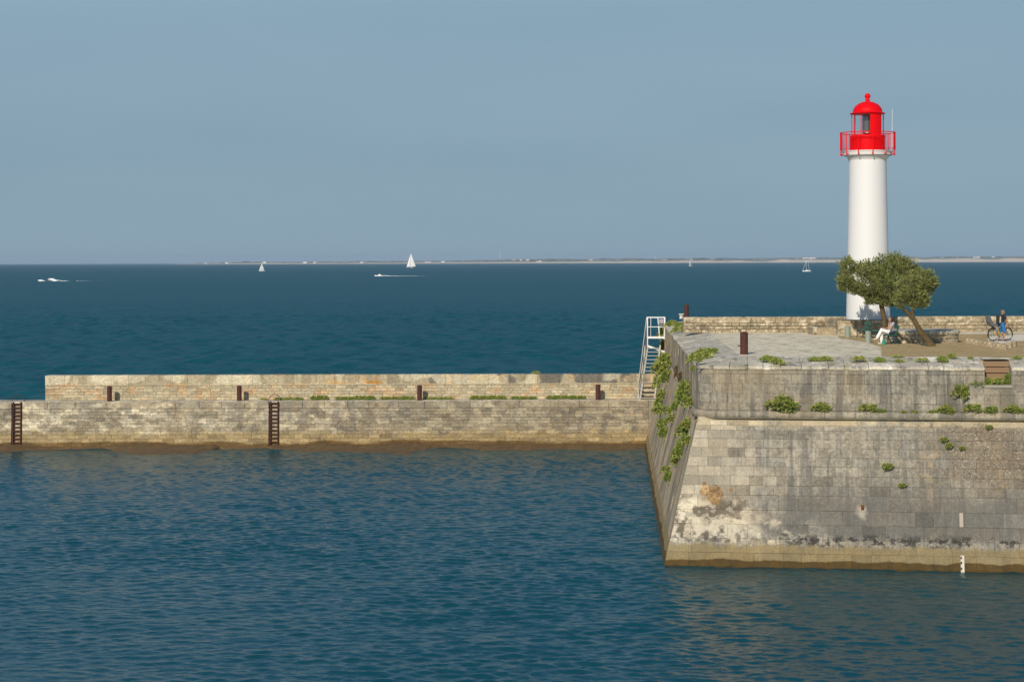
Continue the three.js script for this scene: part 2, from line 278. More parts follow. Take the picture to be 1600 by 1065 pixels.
// ------------------------------------------------------------------ bastion
const bastion = thing('stone_bastion', 'tall weathered grey stone bastion with sloping walls carrying the lighthouse', 'bastion');
{
  const r = rng(5); let stones = [], spare = [];
  const FE = 16.4; // the front is faced as far as the frame shows it
  // solid core behind the blocks
  { const P = []; const q = (a, b, c, d) => P.push(...[a, b, c, a, c, d].flatMap((v) => [v.x, v.y, v.z]));
    const far = 62, top = CORD + 0.2, cs = cornerS(-2), cl = cornerS(-2, true), ct = cornerS(top), clt = cornerS(top, true);
    q(lowFront(cs, -2, -0.03), lowFront(50, -2, -0.03), lowFront(50, top, -0.03), lowFront(ct, top, -0.03));
    q(lowLeft(64, -2, -0.05), lowLeft(cl, -2, -0.05), lowLeft(clt, top, -0.05), lowLeft(64, top, -0.05));
    // upper wall core in pieces along the rounded line
    const us = [-64, -ARC / 2]; for (let k = 1; k < 6; k++) us.push(-ARC / 2 + ARC * k / 6); us.push(ARC / 2);
    for (let k = 0; k + 1 < us.length; k++) { const a = upper(us[k], -0.05)[0], b = upper(us[k + 1], -0.05)[0]; q(a.clone().setY(CORD - 0.1), b.clone().setY(CORD - 0.1), b.clone().setY(RIM - 0.14), a.clone().setY(RIM - 0.14)); }
    const uo = (s) => s - U0; const gap0 = uo(13.5), gap1 = uo(14.72), yg = 8.52;
    const band = (ua, ub, ya, yb) => { const a = upper(ua, -0.05)[0], b = upper(ub, -0.05)[0]; q(a.clone().setY(ya), b.clone().setY(ya), b.clone().setY(yb), a.clone().setY(yb)); };
    band(ARC / 2, gap0, CORD - 0.1, RIM - 0.14); band(gap0, gap1, CORD - 0.1, yg - 0.02); band(gap1, 50, CORD - 0.1, RIM - 0.14);
    const g = geoFrom(P, P.filter((_, i) => i % 3 !== 2), P.map(() => 0.98)); const m = frontMat; 
    const uv = g.attributes.uv, po = g.attributes.position; for (let i = 0; i < uv.count; i++) { const p = V(po.getX(i), 0, po.getZ(i)).sub(A0); uv.setXY(i, clamp(p.dot(dF), -1.7, 18), po.getY(i)); }
    part('wall_core', g, m, bastion);
  }
  const rightEdge = FE;
  // lower battered front
  const ys = [-0.55, 0.02, 0.66, 1.31, 1.96, 2.61, 3.29, 3.74, 4.18, 4.62, 5.05, 5.48, 5.9, 6.3, 6.52, 6.74];
  for (let k = 0; k + 1 < ys.length; k++) {
    const y0 = ys[k], y1 = ys[k + 1], big = y1 < 3.3;
    const ym = (y0 + y1) / 2, cm = cornerS(ym); course((u, y, off) => lowFront(u + (cornerS(y) - cm) * clamp(1 - (u - cm) / 0.45), y, off), cm, rightEdge, y0, y1, big ? 0.7 : 0.5, big ? 1.9 : 1.35, r, (g, ua) => stones.push([ua, g]), { joint: 0.004, cham: 0.008, tones: (u) => (y0 > 0.6 && u < 5.5 ? 0.25 * clamp((5.5 - u) / 3) : 0) });
  }
  // upper front with the boarded gap
  const SU = (u, y, off) => upper(u, off)[0]; const uo = (s) => s - U0, seg = (a, b) => (a < ARC / 2 && b > -ARC / 2 ? 4 : 1);
  const uy = [7.24, 7.6, 8.05, 8.52, 8.98, 9.3];
  for (let k = 0; k + 1 < uy.length; k++) {
    const sp = (g, ua) => stones.push([ua + U0, g]);
    // shift uv of the upper wall to metres along the front
    const em = (g, ua) => { const uv = g.attributes.uv; for (let i = 0; i < uv.count; i++) uv.setX(i, clamp(uv.getX(i) + U0, -1.7, 18)); sp(g, ua); };
    if (uy[k] < 8.5) course(SU, -ARC / 2 - 0.6, uo(rightEdge), uy[k], uy[k + 1], 0.55, 1.4, r, em, { seg, joint: 0.003 });
    else { course(SU, -ARC / 2 - 0.6, uo(13.5), uy[k], uy[k + 1], 0.6, 1.5, r, em, { seg, joint: 0.006 }); course(SU, uo(14.72), uo(rightEdge), uy[k], uy[k + 1], 0.6, 1.3, r, em, { joint: 0.006 }); }
  }
  stones.sort((a, b) => a[0] - b[0]);
  stones.forEach(([s, g], k) => { if (k < 290) part('stone_block', g, frontMat, bastion); else spare.push(g); });
  if (spare.length) { const m = part('stone_block', merge(spare), frontMat, bastion); m.userData.kind = 'stuff'; }
  // left face: blocks in one joined part, they are only streaks at this angle
  const left = [];
  for (let k = 0; k + 1 < ys.length; k++) course((u, y, off) => { const cm = cornerS((ys[k] + ys[k + 1]) / 2, true); return lowLeft(-u + (cornerS(y, true) - cm) * clamp(1 - (-u - cm) / 0.6), y, off); }, -64, -cornerS((ys[k] + ys[k + 1]) / 2, true), ys[k], ys[k + 1], 0.9, 2.4, r, (g) => { const uv = g.attributes.uv; for (let i = 0; i < uv.count; i++) uv.setX(i, -uv.getX(i)); left.push(g); });
  for (let k = 0; k + 1 < uy.length; k++) course((u, y, off) => upper(u, off)[0], -64, -ARC / 2 - 0.6, uy[k], uy[k + 1], 0.9, 2.2, r, (g) => { const uv = g.attributes.uv; for (let i = 0; i < uv.count; i++) uv.setX(i, -uv.getX(i)); left.push(g); });
  part('side_wall_blocks', merge(left), leftMat, bastion).userData.kind = 'stuff';
  // moulding below the parapet: half round stones
  const prof = []; for (let k = 0; k <= 8; k++) { const a = -Math.PI / 2 + Math.PI * k / 8; prof.push([0.05 + 0.24 * Math.cos(a), 7.03 + 0.21 * Math.sin(a)]); }
  let u = -ARC / 2 - 0.62; const rm = rng(12), farM = [];
  while (u < uo(rightEdge)) {
    let L = u < -4 ? 2.4 : 1.1 + rm() * 0.9; if (u < -ARC / 2 && u + L > -ARC / 2 && u > -4) L = -ARC / 2 - u + 0.02; const n = u + L > -ARC / 2 && u < ARC / 2 ? 4 : 1; const P = [], T = [], C = [], t = 0.9 + 0.2 * rm(), g = 0.006, dv = (rm() - 0.5) * 0.012;
    const pt = (uu, q) => { const p = upper(uu, q[0] + dv)[0]; return [p.x, q[1] + dv, p.z, uu]; };
    for (let a = 0; a < n; a++) for (let k = 0; k < 8; k++) { const ua = lerp(u + g, u + L - g, a / n), ub = lerp(u + g, u + L - g, (a + 1) / n); const p = [pt(ua, prof[k]), pt(ub, prof[k]), pt(ub, prof[k + 1]), pt(ua, prof[k + 1])]; for (const i of [0, 1, 2, 0, 2, 3]) { P.push(p[i][0], p[i][1], p[i][2]); T.push(clamp(p[i][3] + U0, -1.7, 18), p[i][1]); C.push(t, t, t * 0.98); } }
    for (const uu of [u + g, u + L - g]) for (let k = 0; k < 8; k++) { const p = [pt(uu, [-0.05, 7.03]), pt(uu, prof[k]), pt(uu, prof[k + 1])]; for (const i of [0, 1, 2]) { P.push(p[i][0], p[i][1], p[i][2]); T.push(clamp(uu + U0, -1.7, 18), p[i][1]); C.push(t, t, t); } }
    const geo = geoFrom(P, T, C); if (u < -4) farM.push(geo); else part('moulding_stone', geo, frontMat, bastion);
    u += L;
  }
  
  // coping slabs sloping out to the rim: outer ring
  const rc = rng(21); u = -62;
  const slab = (ua, ub, w0, w1, name) => {
    const n = ub > -ARC / 2 && ua < ARC / 2 ? 4 : 1, P = [], T = [], C = [], t = 0.88 + 0.24 * rc(), g = 0.012, dh = (rc() - 0.5) * 0.035; const hs = (w) => RIM + 0.02 + dh + (DECK - RIM) * clamp(w / 2.2);
    const pt = (uu, w, dy = 0) => { const p = upper(uu, -w)[0]; return [p.x, hs(w) + dy, p.z]; };
    const quad = (p) => { for (const i of [0, 1, 2, 0, 2, 3]) { P.push(...p[i]); T.push(p[i][0], p[i][2] + p[i][1] * 1.5); C.push(t, t, t); } };
    for (let a = 0; a < n; a++) { const x = lerp(ua + g, ub - g, a / n), y = lerp(ua + g, ub - g, (a + 1) / n); const c = 0.03;
      quad([pt(x, w0 + c), pt(y, w0 + c), pt(y, w1 - g), pt(x, w1 - g)]); quad([pt(x, w0, -c), pt(y, w0, -c), pt(y, w0 + c), pt(x, w0 + c)]); quad([pt(x, w0, -0.14), pt(y, w0, -0.14), pt(y, w0, -c), pt(x, w0, -c)]); quad([pt(y, w1 - g, -0.14), pt(x, w1 - g, -0.14), pt(x, w1 - g), pt(y, w1 - g)]); }
    quad([pt(ua + g, w1 - g, -0.14), pt(ua + g, w0, -0.14), pt(ua + g, w0), pt(ua + g, w1 - g)]); quad([pt(ub - g, w0, -0.14), pt(ub - g, w1 - g, -0.14), pt(ub - g, w1 - g), pt(ub - g, w0)]);
    return geoFrom(P, T, C);
  };
  const gap = [uo(13.5), uo(14.72)];
  while (u < uo(rightEdge)) {
    let L = u < -3 ? 1.3 + rc() * 0.8 : 0.7 + rc() * 0.8; let e = u + L; if (u < gap[0] && e > gap[0] - 0.3) e = gap[0]; if (u >= gap[0] - 0.01 && u < gap[1] - 0.01) { u = gap[1]; continue; }
    part('coping_slab', slab(u, e, -0.03 - rc() * 0.03, 1.1), slabMat, bastion); u = e;
  }
  // inner ring, straight runs that meet at a sharp inner corner
  const inner = (from, to, S, w0, w1) => { let p = from; while (p < to - 0.05) { let e = Math.min(to, p + 0.8 + rc() * 0.9); if (S === 'F' && p < 13.5 && e > 13.2) e = 13.5; if (S === 'F' && p > 13.49 && p < 14.7) { p = 14.72; continue; }
    const P = [], T = [], C = [], t = 0.88 + 0.22 * rc(), g = 0.012, dh = (rc() - 0.5) * 0.03; const pt = (s, w, dy = 0) => { const q = A0.clone().addScaledVector(S === 'F' ? nF : nL, -w).addScaledVector(S === 'F' ? dF : dL, s); return [q.x, RIM + 0.02 + dh + (DECK - RIM) * w / 2.2 + dy, q.z]; };
    const c = [[p + g, w0], [e - g, w0], [e - g, w1], [p + g, w1]]; const top = c.map(([s, w]) => pt(s, w)), bot = c.map(([s, w]) => pt(s, w, -0.13)); const quad = (q) => { for (const i of (S === 'F' ? [0, 1, 2, 0, 2, 3] : [0, 2, 1, 0, 3, 2])) { P.push(...q[i]); T.push(q[i][0], q[i][2] + q[i][1] * 1.5); C.push(t, t, t); } };
    quad(top); for (let i = 0; i < 4; i++) { const k = (i + 1) % 4; quad([bot[i], bot[k], top[k], top[i]]); } part('coping_slab', geoFrom(P, T, C), slabMat, bastion); p = e; } };
  inner(1.1, rightEdge, 'F', 1.1, 2.2); inner(2.3, 62, 'L', 1.1, 2.2);
  // jambs and weathered sill of the boarded gap
  for (const s of [13.5, 14.72]) { const a = A0.clone().addScaledVector(dF, s + (s < 14 ? -0.1 : 0.1)); const g = box(0.2, 0.9, 2.1); g.rotateY(-Math.atan2(dF.z, dF.x)); const c = a.addScaledVector(nF, -1.12); g.translate(c.x, 8.86, c.z); part('gap_jamb', merge([g]), slabMat0(), bastion); }
  { const g = box(1.3, 0.12, 1.9); g.rotateY(-Math.atan2(dF.z, dF.x)); const c = A0.clone().addScaledVector(dF, 14.11).addScaledVector(nF, -0.9); g.translate(c.x, 8.46, c.z); part('gap_sill', g, slabMat0(), bastion); }
  // core top below slabs
  { const w = 2.5, p1 = A0.clone().addScaledVector(nF, -0.1).addScaledVector(nL, -0.1); }
}
function slabMat0() { return slabMat0.m ??= mat(RGB(0.36, 0.33, 0.27), 0.95, { bumpMap: bumpAt(0.5), bumpScale: 0.02 }); }
// boards closing the gap
{
  const t = thing('plank_barrier', 'weathered brown wooden boards closing the gap in the bastion parapet', 'boards');
  const wood = dataTex(256, 64, (i, j) => { const v = fbm(i * 0.03, j * 0.5, 4), g = fbm(i * 0.2, j * 1.3, 3); const c = mixc([164, 134, 102], [126, 101, 76], v); return c.map((x) => x * (0.85 + 0.3 * g)); });
  const m = mat(RGB(0.95, 0.95, 0.95), 0.85, { map: wood });
  { const g = box(1.26, 1.14, 1.0); g.rotateY(-Math.atan2(dF.z, dF.x)); const c = A0.clone().addScaledVector(dF, 14.11).addScaledVector(nF, -1.62); g.translate(c.x, 9.07, c.z); part('earth_fill', g, mat(RGB(0.4, 0.32, 0.2), 1), t); }
  for (let k = 0; k < 4; k++) { const g = box(1.2, 0.24, 0.07, 0, 0, 0); g.rotateX(0.1); g.rotateY(-Math.atan2(dF.z, dF.x)); const c = A0.clone().addScaledVector(dF, 14.11).addScaledVector(nF, -0.66 - k * 0.07); g.translate(c.x, 8.62 + k * 0.285, c.z); part('plank', g, m, t); }
  const posts = []; for (const s of [13.62, 14.6]) { const g = box(0.08, 1.1, 0.07); g.rotateY(-Math.atan2(dF.z, dF.x)); const c = A0.clone().addScaledVector(dF, s).addScaledVector(nF, -0.93); g.translate(c.x, 9.0, c.z); part('batten', g, m, t); }
}
// tide gauge
{
  const t = thing('tide_gauge', 'white tide gauge strip with black squares at the bastion waterline', 'gauge');
  const stone = mat(RGB(0.44, 0.38, 0.3), 0.9, { bumpMap: bumpAt(2), bumpScale: 0.02 }), white = mat(RGB(0.6, 0.55, 0.45), 0.7), black = mat(RGB(0.04, 0.035, 0.03), 0.8);
  const s0 = 12.28, strip = (y0, y1, sa, sb, off) => block(lowFront, s0 + sa * 0.72, s0 + sb * 0.72, y0, y1, { joint: 0, cham: 0.004, proud: off, depth: 0.08 });
  part('backing_strip', merge([strip(1.98, 2.62, -0.12, 0.12, 0.02)]), stone, t);
  part('staff', merge([strip(-0.4, 0.72, -0.115, 0.115, 0.03)]), white, t);
  for (const [y, h] of [[0.62, 0.09], [0.40, 0.1], [0.14, 0.09], [-0.1, 0.08]]) part('mark', merge([strip(y - h / 2 - 0.02, y + h / 2, -0.112, -0.02, 0.036)]), black, t);
}
{ // iron bolt
  const t = thing('rusty_bolt', 'rusty iron bolt stub set in the front of the bastion', 'bolt', lowFront(7.75, 2.75, 0.0));
  const m = mat(RGB(0.16, 0.055, 0.02), 0.9); part('plate', box(0.14, 0.34, 0.06), m, t); part('stub', bar(V(0, 0.05, 0), V(-0.02, 0.03, 0.13), 0.035, 0.03), m, t);
}
// ------------------------------------------------------------------ deck
const pave = dataTex(1024, 1024, (i, j) => { // worn setts and pale grit, 8 m tile
  const u = i / 1024, v = j / 1024; const n = tfbm(u, v, 5, 5), m = tfbm(u + 0.4, v + 0.2, 20, 4), g = 0.86 + 0.28 * tnoise(u * 256, v * 256, 256);
  let c = mixc([224, 212, 186], [240, 226, 198], n); const wx = u * 24 + (tfbm(u, v, 10, 3) - 0.5) * 1.2, wy = v * 24 + (tfbm(u + 0.5, v, 10, 3) - 0.5) * 1.2; const row = Math.floor(wy), fx = wx + (row % 2) * 0.5; const e = Math.min(Math.abs(fx - Math.round(fx)), Math.abs(wy - Math.round(wy)));
  c = mixc(c, [128, 122, 88], sstep(0.10, 0.02, e) * sstep(0.42, 0.62, m) * 0.9); c = mixc(c, [150, 148, 124], sstep(0.55, 0.7, m) * 0.6); return [c[0] * g, c[1] * g, c[2] * g];
});
pave.repeat.set(1 / 8, 1 / 8);
const paveMat = mat(RGB(1, 0.965, 0.9), 0.95, { map: pave, bumpMap: bumpAt(0.5), bumpScale: 0.03 });
const drygrass = dataTex(1024, 1024, (i, j) => { const u = i / 1024, v = j / 1024, n = tfbm(u, v, 7, 5), m = tfbm(u + 0.2, v + 0.7, 40, 3), g = 0.78 + 0.44 * tnoise(u * 256, v * 200, 256); let c = mixc([204, 172, 116], [176, 146, 96], n); c = mixc(c, [160, 148, 88], sstep(0.52, 0.68, tfbm(u + 0.6, v, 9, 4)) * 0.6); c = mixc(c, [226, 202, 150], sstep(0.6, 0.72, m) * 0.6); return [c[0] * g, c[1] * g, c[2] * g]; });
drygrass.repeat.set(1 / 6, 1 / 6);
const grassMat = mat(RGB(0.9, 0.9, 0.9), 1, { map: drygrass, bumpMap: bumpAt(1), bumpScale: 0.06 });
function sheet(pts, y, m, name) { // polygon on a level
  const sh = new THREE.Shape(pts.map((p) => new THREE.Vector2(p.x, -p.z))); const g = new THREE.ShapeGeometry(sh); g.rotateX(-Math.PI / 2); g.translate(0, y, 0); const po = g.attributes.position, uv = g.attributes.uv; for (let i = 0; i < uv.count; i++) uv.setXY(i, po.getX(i), po.getZ(i)); return struct(name, g, m);
}
const inF = (s, w) => A0.clone().addScaledVector(dF, s).addScaledVector(nF, -w), inL = (s, w) => A0.clone().addScaledVector(dL, s).addScaledVector(nL, -w);
sheet([inF(2.2, 2.15), inF(13.5, 2.15), inF(13.5, 0.9), inF(14.72, 0.9), inF(14.72, 2.15), inF(50, 2.15), V(90, 0, -150), inL(62, 2.15), inL(2.3, 2.15)], DECK - 0.004, paveMat, 'bastion_paving');
sheet([inF(-0.2, 0.3), inF(13.4, 0.3), inF(13.4, 2.3), inF(2.2, 2.3), inL(62, 2.3), inL(62, 0.3), inL(0.5, 0.3)], RIM - 0.13, slabMat0(), 'coping_bed');
const gl = (x, y, Y = DECK) => onLevel(x, y, Y);
sheet([gl(1378, 556.5), gl(1377, 542), gl(1357, 535), gl(1330, 530.5), gl(1312, 528), gl(1309, 524.6), gl(1400, 523), gl(1620, 521), gl(1760, 540), gl(1640, 560), gl(1545, 557.2), gl(1450, 556.8)].reverse(), DECK + 0.006, grassMat, 'dry_grass');
// sunk ends of the deck towards land
{ // sandy track where the cyclist stands, on a low stone edged bank
  const sand = mat(RGB(0.78, 0.67, 0.5), 1, { bumpMap: bumpAt(1), bumpScale: 0.03 });
  sheet([gl(1545, 533.5), gl(1568, 537), gl(1590, 533), gl(1700, 528), gl(1700, 519), gl(1590, 522.5), gl(1545, 526)].reverse(), DECK + 0.012, sand, 'sandy_track');
}
const rubTex = dataTex(1024, 256, (i, j) => { const s = i / 1024 * 40, y = j / 256 * 3; const n = fbm(s * 1.4, y * 2.4, 4), m = fbm(s * 4 + 9, y * 5, 3), g = 0.82 + 0.36 * noise(s * 16, y * 30); let c = mixc([184, 167, 136], [148, 135, 110], n); c = mixc(c, [216, 206, 180], sstep(0.58, 0.7, m) * 0.7); c = mixc(c, [104, 94, 74], sstep(0.36, 0.26, m) * 0.6); return [c[0] * g, c[1] * g, c[2] * g]; });
rubTex.repeat.set(1 / 40, 1 / 3);
const rubMat = mat(RGB(0.92, 0.92, 0.92), 0.95, { map: rubTex, vertexColors: true, bumpMap: bumpAt(1), bumpScale: 0.03 });
// sea parapet behind the lighthouse
{
  const t = thing('sea_parapet_wall', 'low rubble stone parapet wall along the seaward edge behind the lighthouse', 'wall');
  const D = 126.5, top = 10.72, r = rng(44); const S = (u, y, off) => V(u, y, -D + off);
  const n0 = at(1557, 505, D).x, n1 = at(1573, 505, D).x;
  const g = []; for (const [a, b] of [[11.3, n0 + 0.02], [n1 - 0.02, 60]]) g.push(box(b - a, top - DECK - 0.06, 0.75, (a + b) / 2, (top + DECK - 0.06) / 2, -D - 0.42)); const core = merge(g); core.setAttribute('color', new THREE.BufferAttribute(new Float32Array(core.attributes.position.count * 3).fill(0.75), 3)); part('wall_core', core, rubMat, t);
  const yy = [9.66, 9.9, 10.12, 10.34];
  for (const [a, b] of [[11.3, n0], [n1, 36]]) {
    for (let k = 0; k < 3; k++) course(S, a, b, yy[k], yy[k + 1], 0.35, 1.05, r, (q) => part('stone', q, rubMat, t), { cham: 0.03, joint: 0.014, proud: 0.03 });
    let u = a; while (u < b - 0.05) { const L = Math.min(b - u, 0.7 + r() * 0.8); const c = box(L - 0.02, 0.37, 0.86, 0, 0, 0); const t0 = 0.9 + 0.25 * r(); c.translate(u + L / 2, 10.53 + (r() - 0.5) * 0.02, -D - 0.39); const q = merge([c]); q.setAttribute('color', new THREE.BufferAttribute(new Float32Array(q.attributes.position.count * 3).fill(t0), 3)); const uv = q.attributes.uv; for (let i = 0; i < uv.count; i++) uv.setXY(i, q.attributes.position.getX(i), q.attributes.position.getY(i)); part('coping_stone', q, rubMat, t); u += L; }
  }
}
// round ended low masonry platform
{
  const t = thing('stone_platform', 'low stone platform with thick rounded coping beside the leaning tree', 'platform');
  const d0 = 109, r = rng(61), h = 0.72; const P = (px, d) => at(px, 500, d).x; const x0 = P(1404, d0), x1 = P(1507, d0), rr = 1.5, z0 = -d0;
  // outline: straight front from x0 to x1 - rr, quarter round, then back
  const S = (u, y, off) => { const sl = x1 - rr - x0; if (u < sl) return V(x0 + u, y, z0 + off); const a = (u - sl) / rr; if (a < Math.PI / 2) return V(x1 - rr + Math.sin(a) * (rr + off), y, z0 - rr + Math.cos(a) * (rr + off)); return V(x1 + off, y, z0 - rr - (u - sl - rr * Math.PI / 2)); };
  const len = x1 - rr - x0 + rr * Math.PI / 2 + 2.5, seg = (a, b) => (b > x1 - rr - x0 ? 4 : 1);
  for (const [a, b] of [[-0.04, 0.24], [0.24, 0.47]]) course(S, 0, len, DECK + a, DECK + b, 0.45, 1.1, r, (g) => part('stone', g, rubMat, t), { seg, joint: 0.01 });
  course(S, 0, len, DECK + 0.47, DECK + h, 0.8, 1.3, r, (g) => part('coping_stone', g, slabMat, t), { seg, proud: 0.07, depth: 0.3, cham: 0.05, joint: 0.006 });
  const pts = []; for (let k = 0; k <= 20; k++) { const p = S(len * k / 20, 0, -0.06); pts.push(p); } pts.push(V(x0, 0, z0 - 4)); const sh = new THREE.Shape(pts.map((p) => new THREE.Vector2(p.x, -p.z))); const g = new THREE.ExtrudeGeometry(sh, { depth: h - 0.02, bevelEnabled: false }); g.rotateX(-Math.PI / 2); g.translate(0, DECK, 0); const q = merge([g]); q.setAttribute('color', new THREE.BufferAttribute(new Float32Array(q.attributes.position.count * 3).fill(0.85), 3)); const uv = q.attributes.uv, po = q.attributes.position; for (let i = 0; i < uv.count; i++) uv.setXY(i, po.getX(i), po.getZ(i)); part('top_slab', q, slabMat, t);
}
// stepped kerb stones beside the track
{
  const t = thing('kerb_stones', 'row of squared kerb stones stepping down beside the sandy track', 'kerb'); const r = rng(71);
  for (let k = 0; k < 11; k++) { const p = gl(lerp(1514, 1584, k / 10), lerp(535.5, 545.5, Math.min(1, k / 8)) - (k > 8 ? (k - 8) * 2.5 : 0)); const g = box(0.27 + r() * 0.06, 0.34, 0.3); g.rotateY(-0.5 + r() * 0.1); g.translate(p.x, DECK + 0.1 + r() * 0.03, p.z); const q = merge([g]); q.setAttribute('color', new THREE.BufferAttribute(new Float32Array(q.attributes.position.count * 3).fill(0.75 + 0.3 * r()), 3)); part('kerb_stone', q, rubMat, t); }
}
// ------------------------------------------------------------------ jetty
const JZ = -149.3, JDECK = 3.62, JX1 = 11.2, JX0 = -62;
const jetTex = dataTex(2048, 256, (i, j) => { // outer jetty face and parapet stone, 64 m long, heights -1 .. 7
  const s = i / 2048 * 64 - 52, y = j / 256 * 8 - 1; const n = fbm(s * 0.5 + 3, y * 0.9, 4), m = fbm(s * 1.7 + 8, y * 2.1 + 5, 4), st = fbm(s * 1.6, y * 0.3 + 7, 4), g = 0.86 + 0.28 * noise(s * 9, y * 22);
  let c = mixc([186, 173, 144], [158, 147, 124], n);
  const right = sstep(-30, 0, s + (n - 0.5) * 14);
  if (y < 3.63) {
    c = mixc(c, [148, 136, 112], right * 0.65); c = mixc(c, [118, 110, 96], sstep(0.52, 0.7, m) * 0.7 * (0.5 + 0.5 * right)); c = mixc(c, [222, 210, 180], sstep(0.5, 0.64, fbm(s * 1.1 + 30, y * 2.4, 4)) * 0.75 * (1 - 0.75 * right)); c = mixc(c, [128, 116, 96], sstep(0.5, 0.36, fbm(s * 0.8 + 70, y * 1.6 + 9, 4)) * 0.5);
    c = mixc(c, [128, 122, 110], sstep(0.52, 0.66, st) * 0.5 * sstep(1.6, 2.4, y));
    c = mixc(c, [160, 139, 98], sstep(1.5, 0.9, y + (m - 0.5) * 0.7) * 0.85); c = mixc(c, [112, 88, 50], sstep(0.08, -0.08, y - 0.46 - (fbm(s * 0.35, 3.3, 4) - 0.5) * 0.5));
  } else {
    c = mixc(c, [206, 190, 152], 0.35); c = mixc(c, [196, 150, 104], sstep(0.55, 0.7, m) * 0.45); if (y > 4.85) { c = mixc(c, [150, 138, 112], sstep(0.45, 0.6, st) * 0.7); c = mixc(c, [188, 126, 48], sstep(0.5, 0.62, fbm(s * 0.45 + 2, y * 0.9 + 20, 4)) * sstep(-16, -12, s) * sstep(2, -6, s) * 0.85); c = mixc(c, [104, 102, 96], sstep(0.52, 0.6, fbm(s * 0.7 + 61, y * 0.6, 3)) * sstep(-10, -6, s) * 0.8); c = mixc(c, [216, 206, 176], sstep(0.58, 0.66, fbm(s * 0.5 + 81, y * 0.5, 2)) * 0.7); }
  }
  return [c[0] * g, c[1] * g, c[2] * g];
}, true, true);
jetTex.repeat.set(1 / 64, 1 / 8); jetTex.offset.set(52 / 64, 1 / 8);
const jetMat = mat(RGB(0.95, 0.95, 0.95), 0.93, { map: jetTex, vertexColors: true, bumpMap: bumpAt(0.7), bumpScale: 0.03 });
const colourAll = (g, t) => { g.setAttribute('color', new THREE.BufferAttribute(new Float32Array(g.attributes.position.count * 3).fill(t), 3)); const uv = g.attributes.uv, po = g.attributes.position; for (let i = 0; i < uv.count; i++) uv.setXY(i, po.getX(i), po.getY(i)); return g; };
const LADX = [at(26, 650, 149.3).x, at(428, 650, 149.3).x];
{
  const t = thing('stone_jetty', 'long low stone jetty running out from the bastion into the harbour', 'jetty'); const r = rng(81);
  const S = (u, y, off) => V(u, y, JZ + (JDECK - y) * 0.06 + off);
  // core with two ladder chases
  const cuts = [JX0, LADX[0] - 0.42, LADX[0] + 0.42, LADX[1] - 0.42, LADX[1] + 0.42, JX1], gs = [];
  for (let k = 0; k < 5; k++) { const inset = k % 2 ? 0.2 : 0.05, a = cuts[k], b = cuts[k + 1]; const sh = new THREE.Shape([[JZ - inset, JDECK - 0.03], [JZ - inset + (JDECK + 2) * 0.06, -2], [-152.2, -2], [-152.2, JDECK - 0.03]].map(([z, y]) => new THREE.Vector2(-z, y))); const g = new THREE.ExtrudeGeometry(sh, { depth: b - a, bevelEnabled: false }); g.rotateY(Math.PI / 2); g.translate(a, 0, 0); gs.push(g); }
  part('wall_core', colourAll(merge(gs), 0.9), jetMat, t);
  const ys = [-0.3, 0.15, 0.45, 0.75, 1.05, 1.34, 1.6, 1.85, 2.1, 2.34, 2.58, 2.82, 3.06]; const st = [];
  const runs = [[JX0, LADX[0] - 0.42], [LADX[0] + 0.42, LADX[1] - 0.42], [LADX[1] + 0.42, JX1 - 0.6]];
  for (const [a, b] of runs) { for (let k = 0; k + 1 < ys.length; k++) course(S, a, b, ys[k], ys[k + 1], 0.45, 1.3, r, (g, ua, ub) => st.push([ub < -42 ? 0 : (ub - ua) * (ys[k + 1] - ys[k]), g]), { joint: 0.006, cham: 0.007, proud: 0.0, t0: 0.74, tv: 0.46 }); course(S, a, b, 3.06, JDECK - 0.01, 1.3, 3.4, r, (g) => st.push([9, g]), { joint: 0.008, cham: 0.03, proud: 0.03, depth: 0.4 }); }
  st.sort((a, b) => b[0] - a[0]); const rest = []; st.forEach(([q, g], k) => { if (k < 285) part('stone_block', g, jetMat, t); else rest.push(g); }); part('small_stone_blocks', merge(rest), jetMat, t).userData.kind = 'stuff';
  // deck slabs
  let u = JX0; while (u < JX1) { const L = 1.6 + r() * 1.2; const g = box(L - 0.02, 0.12, 1.42, u + L / 2, JDECK - 0.06 + (r() - 0.5) * 0.012, JZ - 0.78); const q = merge([g]); q.setAttribute('color', new THREE.BufferAttribute(new Float32Array(q.attributes.position.count * 3).fill(0.9 + 0.2 * r()), 3)); const uv = q.attributes.uv, po = q.attributes.position; for (let i = 0; i < uv.count; i++) uv.setXY(i, po.getX(i), po.getZ(i)); part('deck_slab', q, slabMat, t); u += L; }
}
